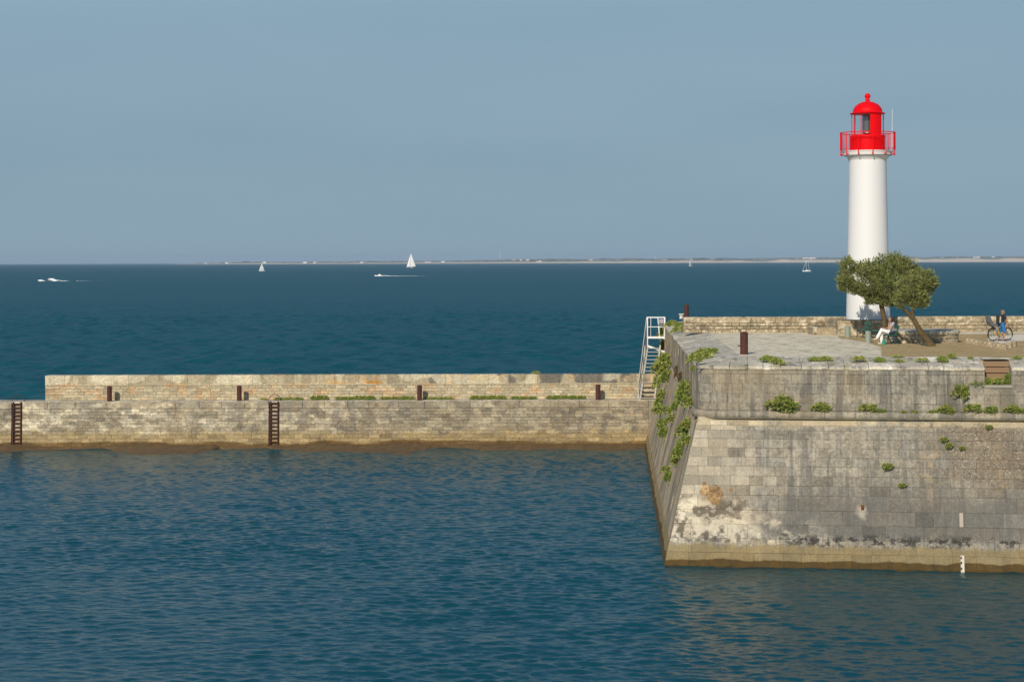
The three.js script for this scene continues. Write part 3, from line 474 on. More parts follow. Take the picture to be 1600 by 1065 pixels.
{ // parapet of the jetty
  const t = thing('jetty_parapet', 'stone parapet wall with tall coping blocks along the seaward side of the jetty', 'wall'); const r = rng(91); const Z = JZ - 1.5, S = (u, y, off) => V(u, y, Z + off);
  const xa = at(70, 600, 150.8).x, xb = JX1 + 1.2, top = 5.56;
  part('wall_core', colourAll(merge([box(xb - xa - 0.1, top - JDECK + 0.3, 1.0, (xa + xb) / 2, (top + JDECK - 0.4) / 2 + 0.0, Z - 0.56)]), 0.9), jetMat, t);
  const ys = [3.6, 3.84, 4.06, 4.3, 4.52, 4.76], st = [];
  for (let k = 0; k + 1 < ys.length; k++) course(S, xa, xb, ys[k], ys[k + 1], 0.4, 1.15, r, (g, a, b) => st.push([(b - a), g]), { joint: 0.007, cham: 0.008, t0: 0.78, tv: 0.44 });
  st.sort((a, b) => b[0] - a[0]); const rest = []; st.forEach(([q, g], k) => { if (k < 230) part('stone_block', g, jetMat, t); else rest.push(g); }); if (rest.length) part('small_stone_blocks', merge(rest), jetMat, t).userData.kind = 'stuff';
  let u = xa; while (u < xb - 0.1) { const L = Math.min(xb - u, 1.0 + r() * 1.4), g = new THREE.BoxGeometry(L - 0.016, top - 4.76, 1.14); g.translate(u + L / 2, (top + 4.77) / 2 + (r() - 0.5) * 0.012, Z - 0.52 + (r() - 0.5) * 0.02); const w = 0.86 + 0.3 * r(); part('coping_block', colourAll(merge([g]), w), jetMat, t); u += L; }
}
{ // weed covered stone toe at the waterline
  const rows = [[-60, 708], [0, 708], [37, 704], [75, 702], [105, 700], [131, 700], [159, 701], [187, 706], [215, 710], [240, 710.6], [300, 710], [322, 705.5], [345, 700], [379, 697], [401, 698.5], [435, 703], [480, 705], [525, 706], [592, 708.5], [637, 708.5], [660, 704], [677, 701], [700, 699.5], [715, 700], [765, 704], [815, 702.5], [865, 701], [940, 704.5], [1002, 702], [1040, 700]];
  const line = rows.map(([x, y]) => onLevel(x, y, 0)); const P = [], U = [], I = [], nx = 420, nv = 14;
  const zAt = (x) => { let k = 0; while (k < line.length - 2 && x > line[k + 1].x) k++; const a = line[k], b = line[k + 1]; return lerp(a.z, b.z, sstep(0, 1, (x - a.x) / (b.x - a.x))); };
  for (let i = 0; i <= nx; i++) { const x = lerp(-50, 11.5, i / nx), zw = JZ + 0.19, zl = Math.max(zAt(x), zw + 0.25); for (let k = 0; k <= nv; k++) { const t = k / nv * 1.6, z = lerp(zw - 0.3, zl, t), h = 0.34 + 0.3 * (fbm(x * 0.35, 3.3, 4) - 0.5); const y = h * (1 - t) * (t < 1 ? 1 : 2.5) + (fbm(x * 2.2, z * 2.2 + 8, 3) - 0.5) * 0.14 * (t < 0.9 ? 1 : 0.5); P.push(x, y, z); U.push(x, z); } }
  for (let i = 0; i < nx; i++) for (let k = 0; k < nv; k++) { const a = i * (nv + 1) + k, b = a + nv + 1; I.push(a, a + 1, b, b, a + 1, b + 1); }
  const toe = dataTex(512, 512, (i, j) => { const u = i / 512, v = j / 512, n = tfbm(u, v, 8, 5), g = 0.7 + 0.6 * tnoise(u * 128, v * 128, 128); const c = mixc([124, 99, 62], [84, 67, 43], n); return c.map((x) => x * g); }); toe.repeat.set(1 / 4, 1 / 4);
  struct('weedy_stone_toe', geoFrom(P, U, null, true, I), mat(RGB(0.9, 0.9, 0.9), 0.7, { map: toe, bumpMap: bumpAt(1), bumpScale: 0.06 }));
}
// ------------------------------------------------------------------ lighthouse
{
  const D = 124, base = at(1357, 500, D), X = base.x, Z = -D, px = F / D, Yof = (row) => at(1357, row, D).y;
  const t = thing('lighthouse', 'white round lighthouse tower with red lantern room and red gallery railing', 'lighthouse', V(X, 0, Z));
  const white = mat(RGB(0.7, 0.695, 0.68), 0.6, { bumpMap: bumpAt(1.5), bumpScale: 0.004 }), red = new THREE.MeshPhysicalMaterial({ color: RGB(0.78, 0.002, 0.006), roughness: 0.5, specularIntensity: 0.25 });
  const y0 = Yof(498.5), y1 = Yof(250), yS0 = Yof(243), yS1 = Yof(236), r0 = 34 / px, r1 = 29 / px;
  const shaft = []; for (let k = 0; k <= 12; k++) { const q = k / 12; shaft.push([lerp(r0, r1, 1 - Math.pow(1 - q, 1.25)), lerp(y0, y1, q)]); }
  part('tower_shaft', lathe(shaft, 72), white, t);
  part('cornice', lathe([[r1, y1 - 0.002], [r1 + 0.03, y1 + 0.02], [r1 + 0.06, y1 + 0.1], [r1 + 0.18, yS0 - 0.06], [r1 + 0.34, yS0], [r1 + 0.02, yS0 + 0.001]], 72), white, t);
  part('gallery_slab', lathe([[0.4, yS0 + 0.002], [37.5 / px, yS0 + 0.002], [38 / px, yS0 + 0.03], [38 / px, yS0 + 0.2], [39.5 / px, yS0 + 0.23], [39.5 / px, yS1 - 0.02], [39 / px, yS1], [0.4, yS1]], 72), white, t);
  const yd1 = Yof(211.5), rd = 26.6 / px; part('lantern_base', lathe([[rd, yS1 + 0.002], [rd, yd1 - 0.12], [rd + 0.03, yd1 - 0.1], [rd + 0.03, yd1 - 0.03], [rd - 0.02, yd1], [0.3, yd1 + 0.01]], 64), red, t);
  for (let k = 0; k < 24; k++) { const a = k / 24 * 6.283; part('panel_seam', bar(V(Math.sin(a) * (rd + 0.004), yS1 + 0.01, Math.cos(a) * (rd + 0.004)), V(Math.sin(a) * (rd + 0.004), yd1 - 0.12, Math.cos(a) * (rd + 0.004)), 0.009, 0.009, 5), red, t); }
  const yl1 = Yof(178), rl = 24.4 / px;
  // lantern: red blind sector, glazing in the rest, mullions
  const sector = (a0, a1, r, ya, yb, th = 0.03) => { const P = [], n = 12; const q = (a, b, c, d) => P.push(...a, ...b, ...c, ...a, ...c, ...d); const pt = (a, rr, y) => [Math.sin(a) * rr, y, Math.cos(a) * rr]; for (let k = 0; k < n; k++) { const p = lerp(a0, a1, k / n), s = lerp(a0, a1, (k + 1) / n); q(pt(p, r, ya), pt(s, r, ya), pt(s, r, yb), pt(p, r, yb)); q(pt(s, r - th, ya), pt(p, r - th, ya), pt(p, r - th, yb), pt(s, r - th, yb)); } q(pt(a0, r - th, ya), pt(a0, r, ya), pt(a0, r, yb), pt(a0, r - th, yb)); q(pt(a1, r, ya), pt(a1, r - th, ya), pt(a1, r - th, yb), pt(a1, r, yb)); return geoFrom(P); };
  part('blind_panel', sector(0.02, rad(50), rl, yd1, yl1), red, t);
  const glass = new THREE.MeshPhysicalMaterial({ color: RGB(0.93, 0.96, 0.95), roughness: 0.03, transmission: 1, thickness: 0, ior: 1.45 });
  const nP = 9, span = rad(360 - 50); for (let k = 0; k < nP; k++) { const a0 = rad(50) + span * k / nP, a1 = rad(50) + span * (k + 1) / nP; const P = []; const pt = (a, y) => [Math.sin(a) * (rl - 0.02), y, Math.cos(a) * (rl - 0.02)]; for (let i = 0; i < 4; i++) { const p = lerp(a0, a1, i / 4), s = lerp(a0, a1, (i + 1) / 4); P.push(...pt(p, yd1), ...pt(s, yd1), ...pt(s, yl1), ...pt(p, yd1), ...pt(s, yl1), ...pt(p, yl1)); } part('glass_pane', geoFrom(P), glass, t); const m = part('mullion', bar(V(Math.sin(a1) * rl, yd1, Math.cos(a1) * rl), V(Math.sin(a1) * rl, yl1, Math.cos(a1) * rl), 0.03, 0.03, 6), red, t); }
  // lens
  const lp = [[0.02, yd1 + 0.05]]; for (let k = 0; k <= 14; k++) { const y = lerp(yd1 + 0.1, yl1 - 0.1, k / 14); lp.push([0.3 + (k % 2 ? 0.035 : 0), y]); } lp.push([0.02, yl1 - 0.05]);
  const lens = part('lamp_lens', lathe(lp, 32), new THREE.MeshPhysicalMaterial({ color: RGB(0.16, 0.17, 0.17), roughness: 0.12, metalness: 0.5, clearcoat: 1 }), t); part('lens_ring', new THREE.TorusGeometry(0.31, 0.04, 8, 32).rotateX(Math.PI / 2).translate(0, yd1 + 0.16, 0), mat(RGB(0.6, 0.55, 0.42), 0.3, { metalness: 0.8 }), lens);
  const re = 27.2 / px, yD = Yof(158.5), dome = [[0.2, yl1 - 0.02], [rl - 0.05, yl1 - 0.02], [re, yl1], [re, yl1 + 0.05], [23 / px, yl1 + 0.1]]; for (let k = 1; k <= 12; k++) { const a = k / 12 * Math.PI / 2 * 0.93; dome.push([23 / px * Math.cos(a), yl1 + 0.1 + (yD - yl1 - 0.1) * Math.sin(a) / Math.sin(Math.PI / 2 * 0.93)]); }
  part('dome', lathe(dome, 64), red, t);
  const yb = Yof(150); part('finial', lathe([[0.16, yD - 0.02], [0.13, yD + 0.06], [0.17, yD + 0.09], [0.17, yD + 0.13], [0.1, yD + 0.17], [0.15, yD + 0.22], [0.1, yD + 0.26]].concat(Array.from({ length: 11 }, (_, k) => { const a = -1.2 + (k / 10) * (Math.PI / 2 + 1.2); return [Math.max(0.001, 0.19 * Math.cos(a)), yb + 0.19 * Math.sin(a)]; })), 28), red, t);
  // railing
  const rr = 42.6 / px, yr1 = Yof(207.5), yr0 = yS1 + 0.06;
  const ring = (r, y, w) => new THREE.TorusGeometry(r, w, 6, 72).rotateX(Math.PI / 2).translate(0, y, 0);
  part('top_rail', ring(rr, yr1, 0.028), red, t); part('bottom_rail', ring(rr, yr0 + 0.05, 0.018), red, t);
  for (let k = 0; k < 12; k++) { const a = k / 12 * 6.283 + 0.0, s = Math.sin(a), c = Math.cos(a); const p = part('railing_post', bar(V(s * rr, yS0 + 0.02, c * rr), V(s * rr, yr1, c * rr), 0.024, 0.024, 6), red, t); part('bracket', merge([bar(V(s * rr, yS0 + 0.06, c * rr), V(s * 37.6 / px, yS0 + 0.1, c * 37.6 / px), 0.03, 0.03, 6), new THREE.SphereGeometry(0.045, 8, 6).translate(s * rr, yS0 + 0.04, c * rr)]), red, p); }
  for (let k = 0; k < 84; k++) { if (k % 7 === 0) continue; const a = k / 84 * 6.283; part('baluster', bar(V(Math.sin(a) * rr, yr0 + 0.04, Math.cos(a) * rr), V(Math.sin(a) * rr, yr1, Math.cos(a) * rr), 0.009, 0.009, 5), red, t); }
  const ax = 39 / px; part('antenna', bar(V(ax, yS1, -0.25), V(ax + 0.04, Yof(169.5), -0.25), 0.022, 0.012, 6), mat(RGB(0.8, 0.8, 0.78), 0.4), t);
  // plinth it stands on, joined to the parapet
  const pl = thing('lighthouse_plinth', 'broad stepped stone plinth under the white lighthouse tower', 'plinth'); const r = rng(131); const w0 = at(1308, 510, 122).x, w1 = at(1398, 510, 122).x, zf = -121.6;
  const core = box(w1 - w0 - 0.1, y0 - DECK - 0.06, 4.6, (w0 + w1) / 2, (y0 + DECK - 0.06) / 2, zf - 2.4); part('plinth_core', colourAll(merge([core]), 0.85), rubMat, pl);
  for (const [a, b] of [[DECK - 0.04, DECK + 0.36], [DECK + 0.36, DECK + 0.74], [DECK + 0.74, y0 - 0.004]]) { course((u, y, off) => V(u, y, zf + off), w0, w1, a, b, 0.6, 1.3, r, (g) => part('stone_block', g, rubMat, pl), { joint: 0.008 }); course((u, y, off) => V(w0 - off, y, u), -126, zf, a, b, 0.6, 1.3, r, (g) => part('stone_block', g, rubMat, pl), { joint: 0.008 }); }
  part('step', colourAll(merge([box(1.5, 0.5, 2.2, w0 - 0.78, DECK + 0.25, zf - 1.5)]), 0.95), rubMat, pl);
}
// ------------------------------------------------------------------ mooring posts, ladders, stair
const rustTex = dataTex(256, 256, (i, j) => { const u = i / 256, v = j / 256, n = tfbm(u, v, 6, 5), m = tfbm(u + 0.3, v, 24, 3); const c = mixc([88, 46, 34], [62, 34, 28], n); return mixc(c, [122, 66, 42], sstep(0.56, 0.7, m) * 0.6); });
const rust = mat(RGB(0.9, 0.9, 0.9), 0.85, { map: rustTex, bumpMap: bumpAt(2), bumpScale: 0.01 });
function post(pos, h, r, label, group, stub) {
  const t = thing('mooring_post', label, 'post', pos, 0, group);
  part('pipe', lathe([[r, -0.1], [r, h - 0.06], [r * 0.99, h - 0.055]], 28), rust, t); part('cap', lathe([[r * 1.03, h - 0.06], [r * 1.03, h - 0.02], [r * 0.8, h + 0.01], [r * 0.3, h + 0.045], [0.001, h + 0.05]], 28), rust, t);
  if (stub) part('stub', bar(V(-r, 0.55, 0), V(-r - 0.12, 0.55, 0), 0.03, 0.03), rust, t);
  return t;
}
for (const [x, l] of [[170.5, 'rusty steel mooring post on the jetty nearest the open end of its parapet'], [373.5, 'rusty steel mooring post on the jetty beside the ladder with the weeds'], [655.5, 'rusty steel mooring post standing between weeds on the jetty deck'], [934.5, 'rusty steel mooring post on the jetty nearest the metal stairs']]) { const p = at(x, 625, 149.75); post(V(p.x, JDECK, -149.75), 1.16, 0.19, l, 'posts along the jetty'); }
{ const p = onLevel(1163, 557, DECK - 0.12); post(V(p.x, DECK - 0.12, p.z), 1.22, 0.2, 'thick rusty steel post at the rounded front corner of the bastion rim', null, true); const q = onLevel(1073, 497, DECK); post(V(q.x, DECK - 0.05, q.z), 1.15, 0.19, 'rusty steel post at the far end of the bastion side rim'); const w = at(1064.5, 497, -q.z); single('concrete_block', (() => { const g = new THREE.CylinderGeometry(0.16, 0.2, 0.36, 4); g.rotateY(0.8); g.translate(w.x, DECK + 0.14, w.z); return merge([g, box(0.4, 0.08, 0.4, w.x, DECK + 0.34, w.z)]); })(), mat(RGB(0.6, 0.56, 0.48), 0.9), 'small pale concrete block beside the far rusty post', 'block'); }
LADX.forEach((x, i) => {
  const t = thing('iron_ladder', i ? 'rusty iron ladder in the jetty wall beside green deck weeds' : 'rusty iron ladder on the jetty stretch without a parapet', 'ladder', V(x, 0, JZ)); const zf = (y) => (JDECK - y) * 0.06 - 0.02, w = 0.3;
  for (const s of [-1, 1]) part('rail', beam(V(s * w, -0.2, zf(-0.2)), V(s * w, JDECK, zf(JDECK)), 0.085, 0.16), rust, t);
  for (let k = 0; k < 12; k++) { const y = 0.18 + k * 0.3; part('rung', beam(V(-w, y, zf(y)), V(w, y, zf(y)), 0.07, 0.06), rust, t); }
  const hoop = []; for (let k = 0; k <= 12; k++) { const a = Math.PI * k / 12; hoop.push(V(-Math.cos(a) * 0.48, JDECK + 0.5 * Math.sin(a), -0.35)); } part('hoop_handrail', tube(hoop, 0.025, 28, 6), rust, t);
});
{
  const t = thing('metal_stairs', 'open tread metal stairs climbing from the jetty to the bastion with white rails', 'stairs');
  const grey = mat(RGB(0.42, 0.4, 0.35), 0.6), white = mat(RGB(0.78, 0.77, 0.73), 0.5);
  const d0 = 150.0, d1 = 152.4; const bl = at(998.5, 619, d0), br = at(1023, 619, d0), tl = at(1010.5, 540, d1), tr = at(1031.5, 540, d1); bl.y = br.y = JDECK + 0.02; tl.y = tr.y = at(1010, 540, d1).y;
  part('stringer', beam(bl, tl, 0.3, 0.07).applyMatrix4(new THREE.Matrix4()), grey, t); part('stringer', beam(br, tr, 0.12, 0.22), grey, t);
  const n = 14; for (let k = 0; k < n; k++) { const q = (k + 0.35) / n, a = bl.clone().lerp(tl, q), b = br.clone().lerp(tr, q); const g = new THREE.BoxGeometry(a.distanceTo(b), 0.05, 0.24); g.translate((a.x + b.x) / 2, a.y, a.z); part('tread', g, grey, t); }
  // handrail on the open side
  const h1 = at(996.5, 590, d0), h2 = at(1010.5, 496, d1); part('handrail', bar(V(bl.x - 0.05, bl.y + 1.05, bl.z), V(tl.x, tl.y + 2.2, tl.z), 0.035), grey, t); part('mid_rail', bar(V(bl.x - 0.05, bl.y + 0.5, bl.z), V(tl.x, tl.y + 1.4, tl.z), 0.028), grey, t);
  for (let k = 0; k < 4; k++) { const q = k / 3.4, a = bl.clone().lerp(tl, q); part('baluster', bar(a, V(a.x - 0.03, a.y + 1.05 + q * 1.1, a.z), 0.03), grey, t); }
  // landing and its white guard
  const L = (x, y, d = d1) => at(x, y, d); const pa = L(1011.5, 527), pb = L(1039, 527);
  part('landing_beam', beam(pa, pb, 0.16, 0.16), white, t); part('guard_post', beam(L(1011.5, 540), L(1011.5, 495), 0.11, 0.11), white, t); part('guard_post', beam(L(1038.6, 530), L(1038.6, 495), 0.11, 0.11), white, t); part('top_rail', beam(L(1011.5, 495.5), L(1039, 495.5), 0.07, 0.07), white, t); part('mid_rail', beam(L(1011.5, 510.5), L(1039, 510.5), 0.055, 0.055), white, t);
  part('diagonal_brace', beam(L(1011.5, 540), L(1039.5, 550), 0.14, 0.14), white, t); part('guard_post', beam(L(1017, 527, d1 + 1.2), L(1017, 496, d1 + 1.2), 0.04, 0.04), white, t); part('guard_post', beam(L(1031.5, 537, d1 + 1.2), L(1028, 496, d1 + 1.2), 0.07, 0.07), white, t); part('back_rail', beam(L(1012, 496, d1 + 1.2), L(1039, 496, d1 + 1.2), 0.05, 0.05), white, t);
  part('landing_plate', (() => { const g = box(pb.x - pa.x, 0.06, 1.3, (pa.x + pb.x) / 2, pa.y, pa.z - 0.66); return g; })(), grey, t);
  part('notice_plate', (() => { const p = L(1033.5, 503, d1 + 1.0); return box(0.34, 0.5, 0.03, p.x, p.y, p.z); })(), mat(RGB(0.36, 0.31, 0.35), 0.6), t);
}
// ------------------------------------------------------------------ plants
function leafCloud(seed, n, size, shape, cols, up = 0.4) { // many small pointed leaves; shape(rnd) gives a place and an outward direction
  const r = rng(seed), pos = [], col = [];
  for (let k = 0; k < n; k++) { const [p, d] = shape(r); const dir = d.clone().add(V(r() - 0.5, r() - 0.5 + up, r() - 0.5).multiplyScalar(1.3)).normalize(); const side = V(r() - 0.5, r() - 0.5, r() - 0.5).cross(dir).normalize(); const L = size * (0.6 + 0.8 * r()), W = L * (0.28 + 0.14 * r()); const a = p, b = p.clone().addScaledVector(dir, L * 0.5).addScaledVector(side, W), c = p.clone().addScaledVector(dir, L), e = p.clone().addScaledVector(dir, L * 0.5).addScaledVector(side, -W); const cc = cols[Math.floor(r() * cols.length)], f = 0.75 + 0.5 * r(); for (const q of [a, b, c, a, c, e]) { pos.push(q.x, q.y, q.z); col.push(cc[0] * f, cc[1] * f, cc[2] * f); } }
  return geoFrom(pos, null, col);
}
const leafMat = new THREE.MeshPhysicalMaterial({ vertexColors: true, roughness: 0.75, transmission: 0.35, thickness: 0, side: THREE.DoubleSide, color: RGB(1, 1, 1) });
const GREEN = [[0.25, 0.32, 0.042], [0.33, 0.38, 0.055], [0.17, 0.25, 0.035], [0.5, 0.48, 0.12]], STRAW = [[0.3, 0.2, 0.1], [0.22, 0.15, 0.08], [0.1, 0.08, 0.04]];
// unit clumps: a dome on the plane z = 0 bulging towards +z, hanging a little
function clump(seed, n, size, cols) { const lob = [], r0 = rng(seed + 900); for (let k = 0; k < 9; k++) { const a = r0() * 6.283, q = Math.sqrt(r0()) * 0.75; lob.push(V(Math.cos(a) * q, Math.sin(a) * q * 0.8, 0.2 + 0.3 * r0() * (1 - q)).setComponent(2, 0.15 + 0.35 * (1 - q))); } return leafCloud(seed, n, size, (r) => { const l = lob[Math.floor(r() * 9)], a = r() * 6.283, z = r() * 2 - 0.6, s = Math.sqrt(Math.max(0, 1 - Math.min(1, z * z))), d = V(Math.cos(a) * s, Math.sin(a) * s, Math.abs(z)).normalize(); return [l.clone().addScaledVector(d, 0.3 * Math.cbrt(r())), d]; }, cols); }
const CL = [clump(1, 620, 0.2, GREEN), clump(2, 620, 0.19, GREEN), clump(3, 560, 0.22, GREEN.slice(0, 3)), clump(4, 240, 0.3, GREEN)], DRY = clump(9, 500, 0.26, STRAW);
const stemMat = mat(RGB(0.09, 0.07, 0.035), 0.9), stemG = merge([0, 1, 2, 3, 4].map((k) => bar(V(0, -0.1, -0.1), V(Math.cos(k * 1.26) * 0.5, Math.sin(k * 1.26) * 0.4, 0.35), 0.03, 0.012, 5)));
function plant(p, n, rx, ry, kind, label, group, geo) { // p on the surface, n outward normal
  const t = thing('wall_plant', label, 'plant', p, 0, group); t.quaternion.setFromUnitVectors(V(0, 0, 1), n.clone().normalize()); t.scale.set(rx * 1.3, ry * 1.3, Math.min(rx, ry) * 1.5); part('foliage', geo ?? CL[kind], leafMat, t); part('stem', stemG, stemMat, t); return t;
}
const onPlane = (px, py, o, n) => { const e = V(0, EYE, 0), d = at(px, py, 1).sub(e); return e.addScaledVector(d, o.clone().sub(e).dot(n) / d.dot(n)); };
const nLow = nF.clone().addScaledVector(UP, KF).normalize(), oLow = lowFront(3, CORD, 0.02), oUp = upper(3, 0.03)[0].clone().setY(8), nLL = nL.clone().addScaledVector(UP, KL).normalize(), oLL = lowLeft(5, CORD, 0.03);
const M = 1 / 32.6; let pk = 0;
for (const [x, y, rx, ry] of [[1284, 638, 15, 9], [1358, 640, 13, 8], [1376, 643, 8, 4], [1413, 645, 5, 4], [1430, 645, 5, 4], [1456, 645, 9, 4], [1479, 642, 13, 9], [1521, 641, 12, 9], [1546, 642, 11, 7], [1583, 641, 13, 8], [1598, 644, 6, 6]]) plant(onPlane(x, y, upper(3, 0.1)[0].clone().setY(7), nF), nF.clone().addScaledVector(UP, 0.5), rx * M, ry * M, pk++ % 3, 'leafy green clump rooted on the rounded stone moulding of the bastion', 'plants along the moulding');
plant(onPlane(1224, 632, oUp, nF), nF.clone().addScaledVector(UP, 0.15), 24 * M, 15 * M, 0, 'largest yellow green plant hanging on the front parapet above the moulding', null);
plant(onPlane(1502, 613, oUp, nF), nF, 11 * M, 14 * M, 1, 'round yellow green plant hanging below the left end of the boarded gap', null);
plant(V(0, 0, 0).copy(inF(13.25, 0.25)).setY(8.5), nF.clone().addScaledVector(UP, 1), 0.5, 0.3, 2, 'green plant spreading on the sill under the wooden boards', 'plants on the sill'); plant(inF(13.9, 0.25).setY(8.55), nF.clone().addScaledVector(UP, 1), 0.45, 0.25, 1, 'green plant spreading on the sill under the wooden boards', 'plants on the sill'); plant(inF(14.55, 0.45).setY(8.75), nF, 0.22, 0.36, 2, 'tall narrow plant in the right corner of the boarded gap', null);
for (const [x, y, rx, ry] of [[1476, 688, 5.5, 5], [1484, 698, 5, 6], [1504, 701, 4, 4], [1546, 668, 5, 4.5], [1388, 730, 7.5, 7], [1411, 759, 5.5, 4.5]]) plant(onPlane(x, y, oLow, nLow), nF, rx * M, ry * M, 3, 'small tuft of green leaves in a joint of the sloping bastion front', 'tufts on the bastion front');
for (const [x, y, rx, ry] of [[1198, 563, 14, 5], [1214, 566, 10, 5], [1223, 569, 5, 4], [1272, 563, 12, 3.5], [1290, 562, 11, 4], [1343, 563, 9, 5], [1373, 564, 10, 4], [1405, 565, 8, 3], [1442, 564.5, 9, 4], [1471, 563.5, 9, 5], [1487, 558, 7, 5], [1404, 558, 9, 2.5], [1516, 560, 5, 2], [1590, 560, 8, 3]]) { const p = onPlane(x, y + ry * 0.5, inF(0, 0).setY(RIM + 0.02), UP.clone().multiplyScalar(2.2).addScaledVector(nF, DECK - RIM)); plant(p, V(0, 1, 0.3), rx * M, ry * M * 1.6, pk++ % 3, 'low green cushion plant between the coping slabs of the bastion front', 'cushions on the coping'); }
for (const [x, y, rx, ry, k] of [[1048, 566, 9, 12, 1], [1036, 560, 7, 10, 2], [1045, 590, 9, 10, 2], [1083, 606, 7, 10, 0], [1080, 630, 8, 9, 1], [1038, 618, 7, 9, 0], [1033, 630, 7, 8, 2], [1052, 655, 7, 7, 0], [1036, 664, 6, 7, 2], [1076, 690, 7, 9, 1], [1062, 711, 7, 9, 1], [1042, 576, 13, 18, 0], [1031, 602, 6, 13, 1], [1076, 616, 13, 21, 2], [1034, 641, 9, 9, 0], [1048, 644, 9, 8, 1], [1041, 662, 8, 7, 1], [1041, 677, 9, 9, 2], [1077, 664, 8, 9, 0], [1072, 678, 9, 12, 1], [1067, 700, 8, 14, 2], [1058, 720, 6, 9, 0], [1045, 736, 7, 7, 1], [1047, 746, 7, 8, 2], [1040, 541, 6, 10, 0], [1044, 524, 9, 13, 1], [1057, 636, 6, 8, 2]]) { const p = onPlane(x, y, oLL, nLL), s = -p.z / F; plant(p, V(-0.6, 0.25, 0.78), rx * s * 1.4, ry * s * 1.2, k, 'bushy green plant hanging on the side wall of the bastion facing the jetty', 'plants on the side wall'); }
for (const [x, y, rx, ry, k] of [[1051, 507, 11, 8, 0], [1064, 517, 12, 9, 1], [1060, 508, 8, 5, 2], [1098, 557, 18, 14, 0], [1089, 566, 11, 14, 1], [1108, 551, 13, 8, 2], [1085, 578, 6, 8, 0]]) { const p = y > 562 ? onPlane(x, y, inL(0, -0.02).setY(8), nL) : onPlane(x, y + ry * 0.3, inL(0, 0).setY(RIM + 0.02), UP.clone().multiplyScalar(2.2).addScaledVector(nL, DECK - RIM)), s = -p.z / F; plant(p, V(-0.3, 0.75, 0.6), rx * s, ry * s, k, 'spreading green bush growing over the side rim of the bastion', 'bushes on the side rim'); }
for (const [x, y, rx, ry] of [[1061, 582, 6, 11], [1068, 590, 7, 8]]) { const p = onPlane(x, y, oLL, nLL), s = -p.z / F; plant(p, V(-0.7, 0.3, 0.7), rx * s, ry * s, 0, 'dry straw coloured dead plant on the side wall of the bastion', 'dead plants on the side wall', DRY); }
for (const [x0, x1, h, c] of [[408, 416, 0.2, 1], [428, 470, 0.25, 4], [486, 510, 0.45, 3], [525, 556, 0.32, 4], [556, 582, 0.42, 3], [596, 626, 0.3, 4], [626, 645, 0.35, 2], [665, 705, 0.25, 4], [735, 790, 0.4, 6], [798, 835, 0.3, 4], [855, 898, 0.4, 5], [902, 914, 0.35, 2]]) for (let k = 0; k < c; k++) { const p = at(lerp(x0, x1, (k + 0.5) / c), 624, 150.6); plant(V(p.x, JDECK + 0.02, -150.62), V(0, 0.7, 0.7), (x1 - x0) / c / 20 * 0.75, h * 0.6, (k + pk++) % 3, 'low green weeds growing on the deck at the foot of the jetty parapet', 'weeds along the jetty parapet'); }
plant(V(at(838, 587, 151).x, 5.56, -151.2), V(0, 1, 0.3), 0.3, 0.2, 0, 'lone green tuft growing on top of the jetty parapet', null);
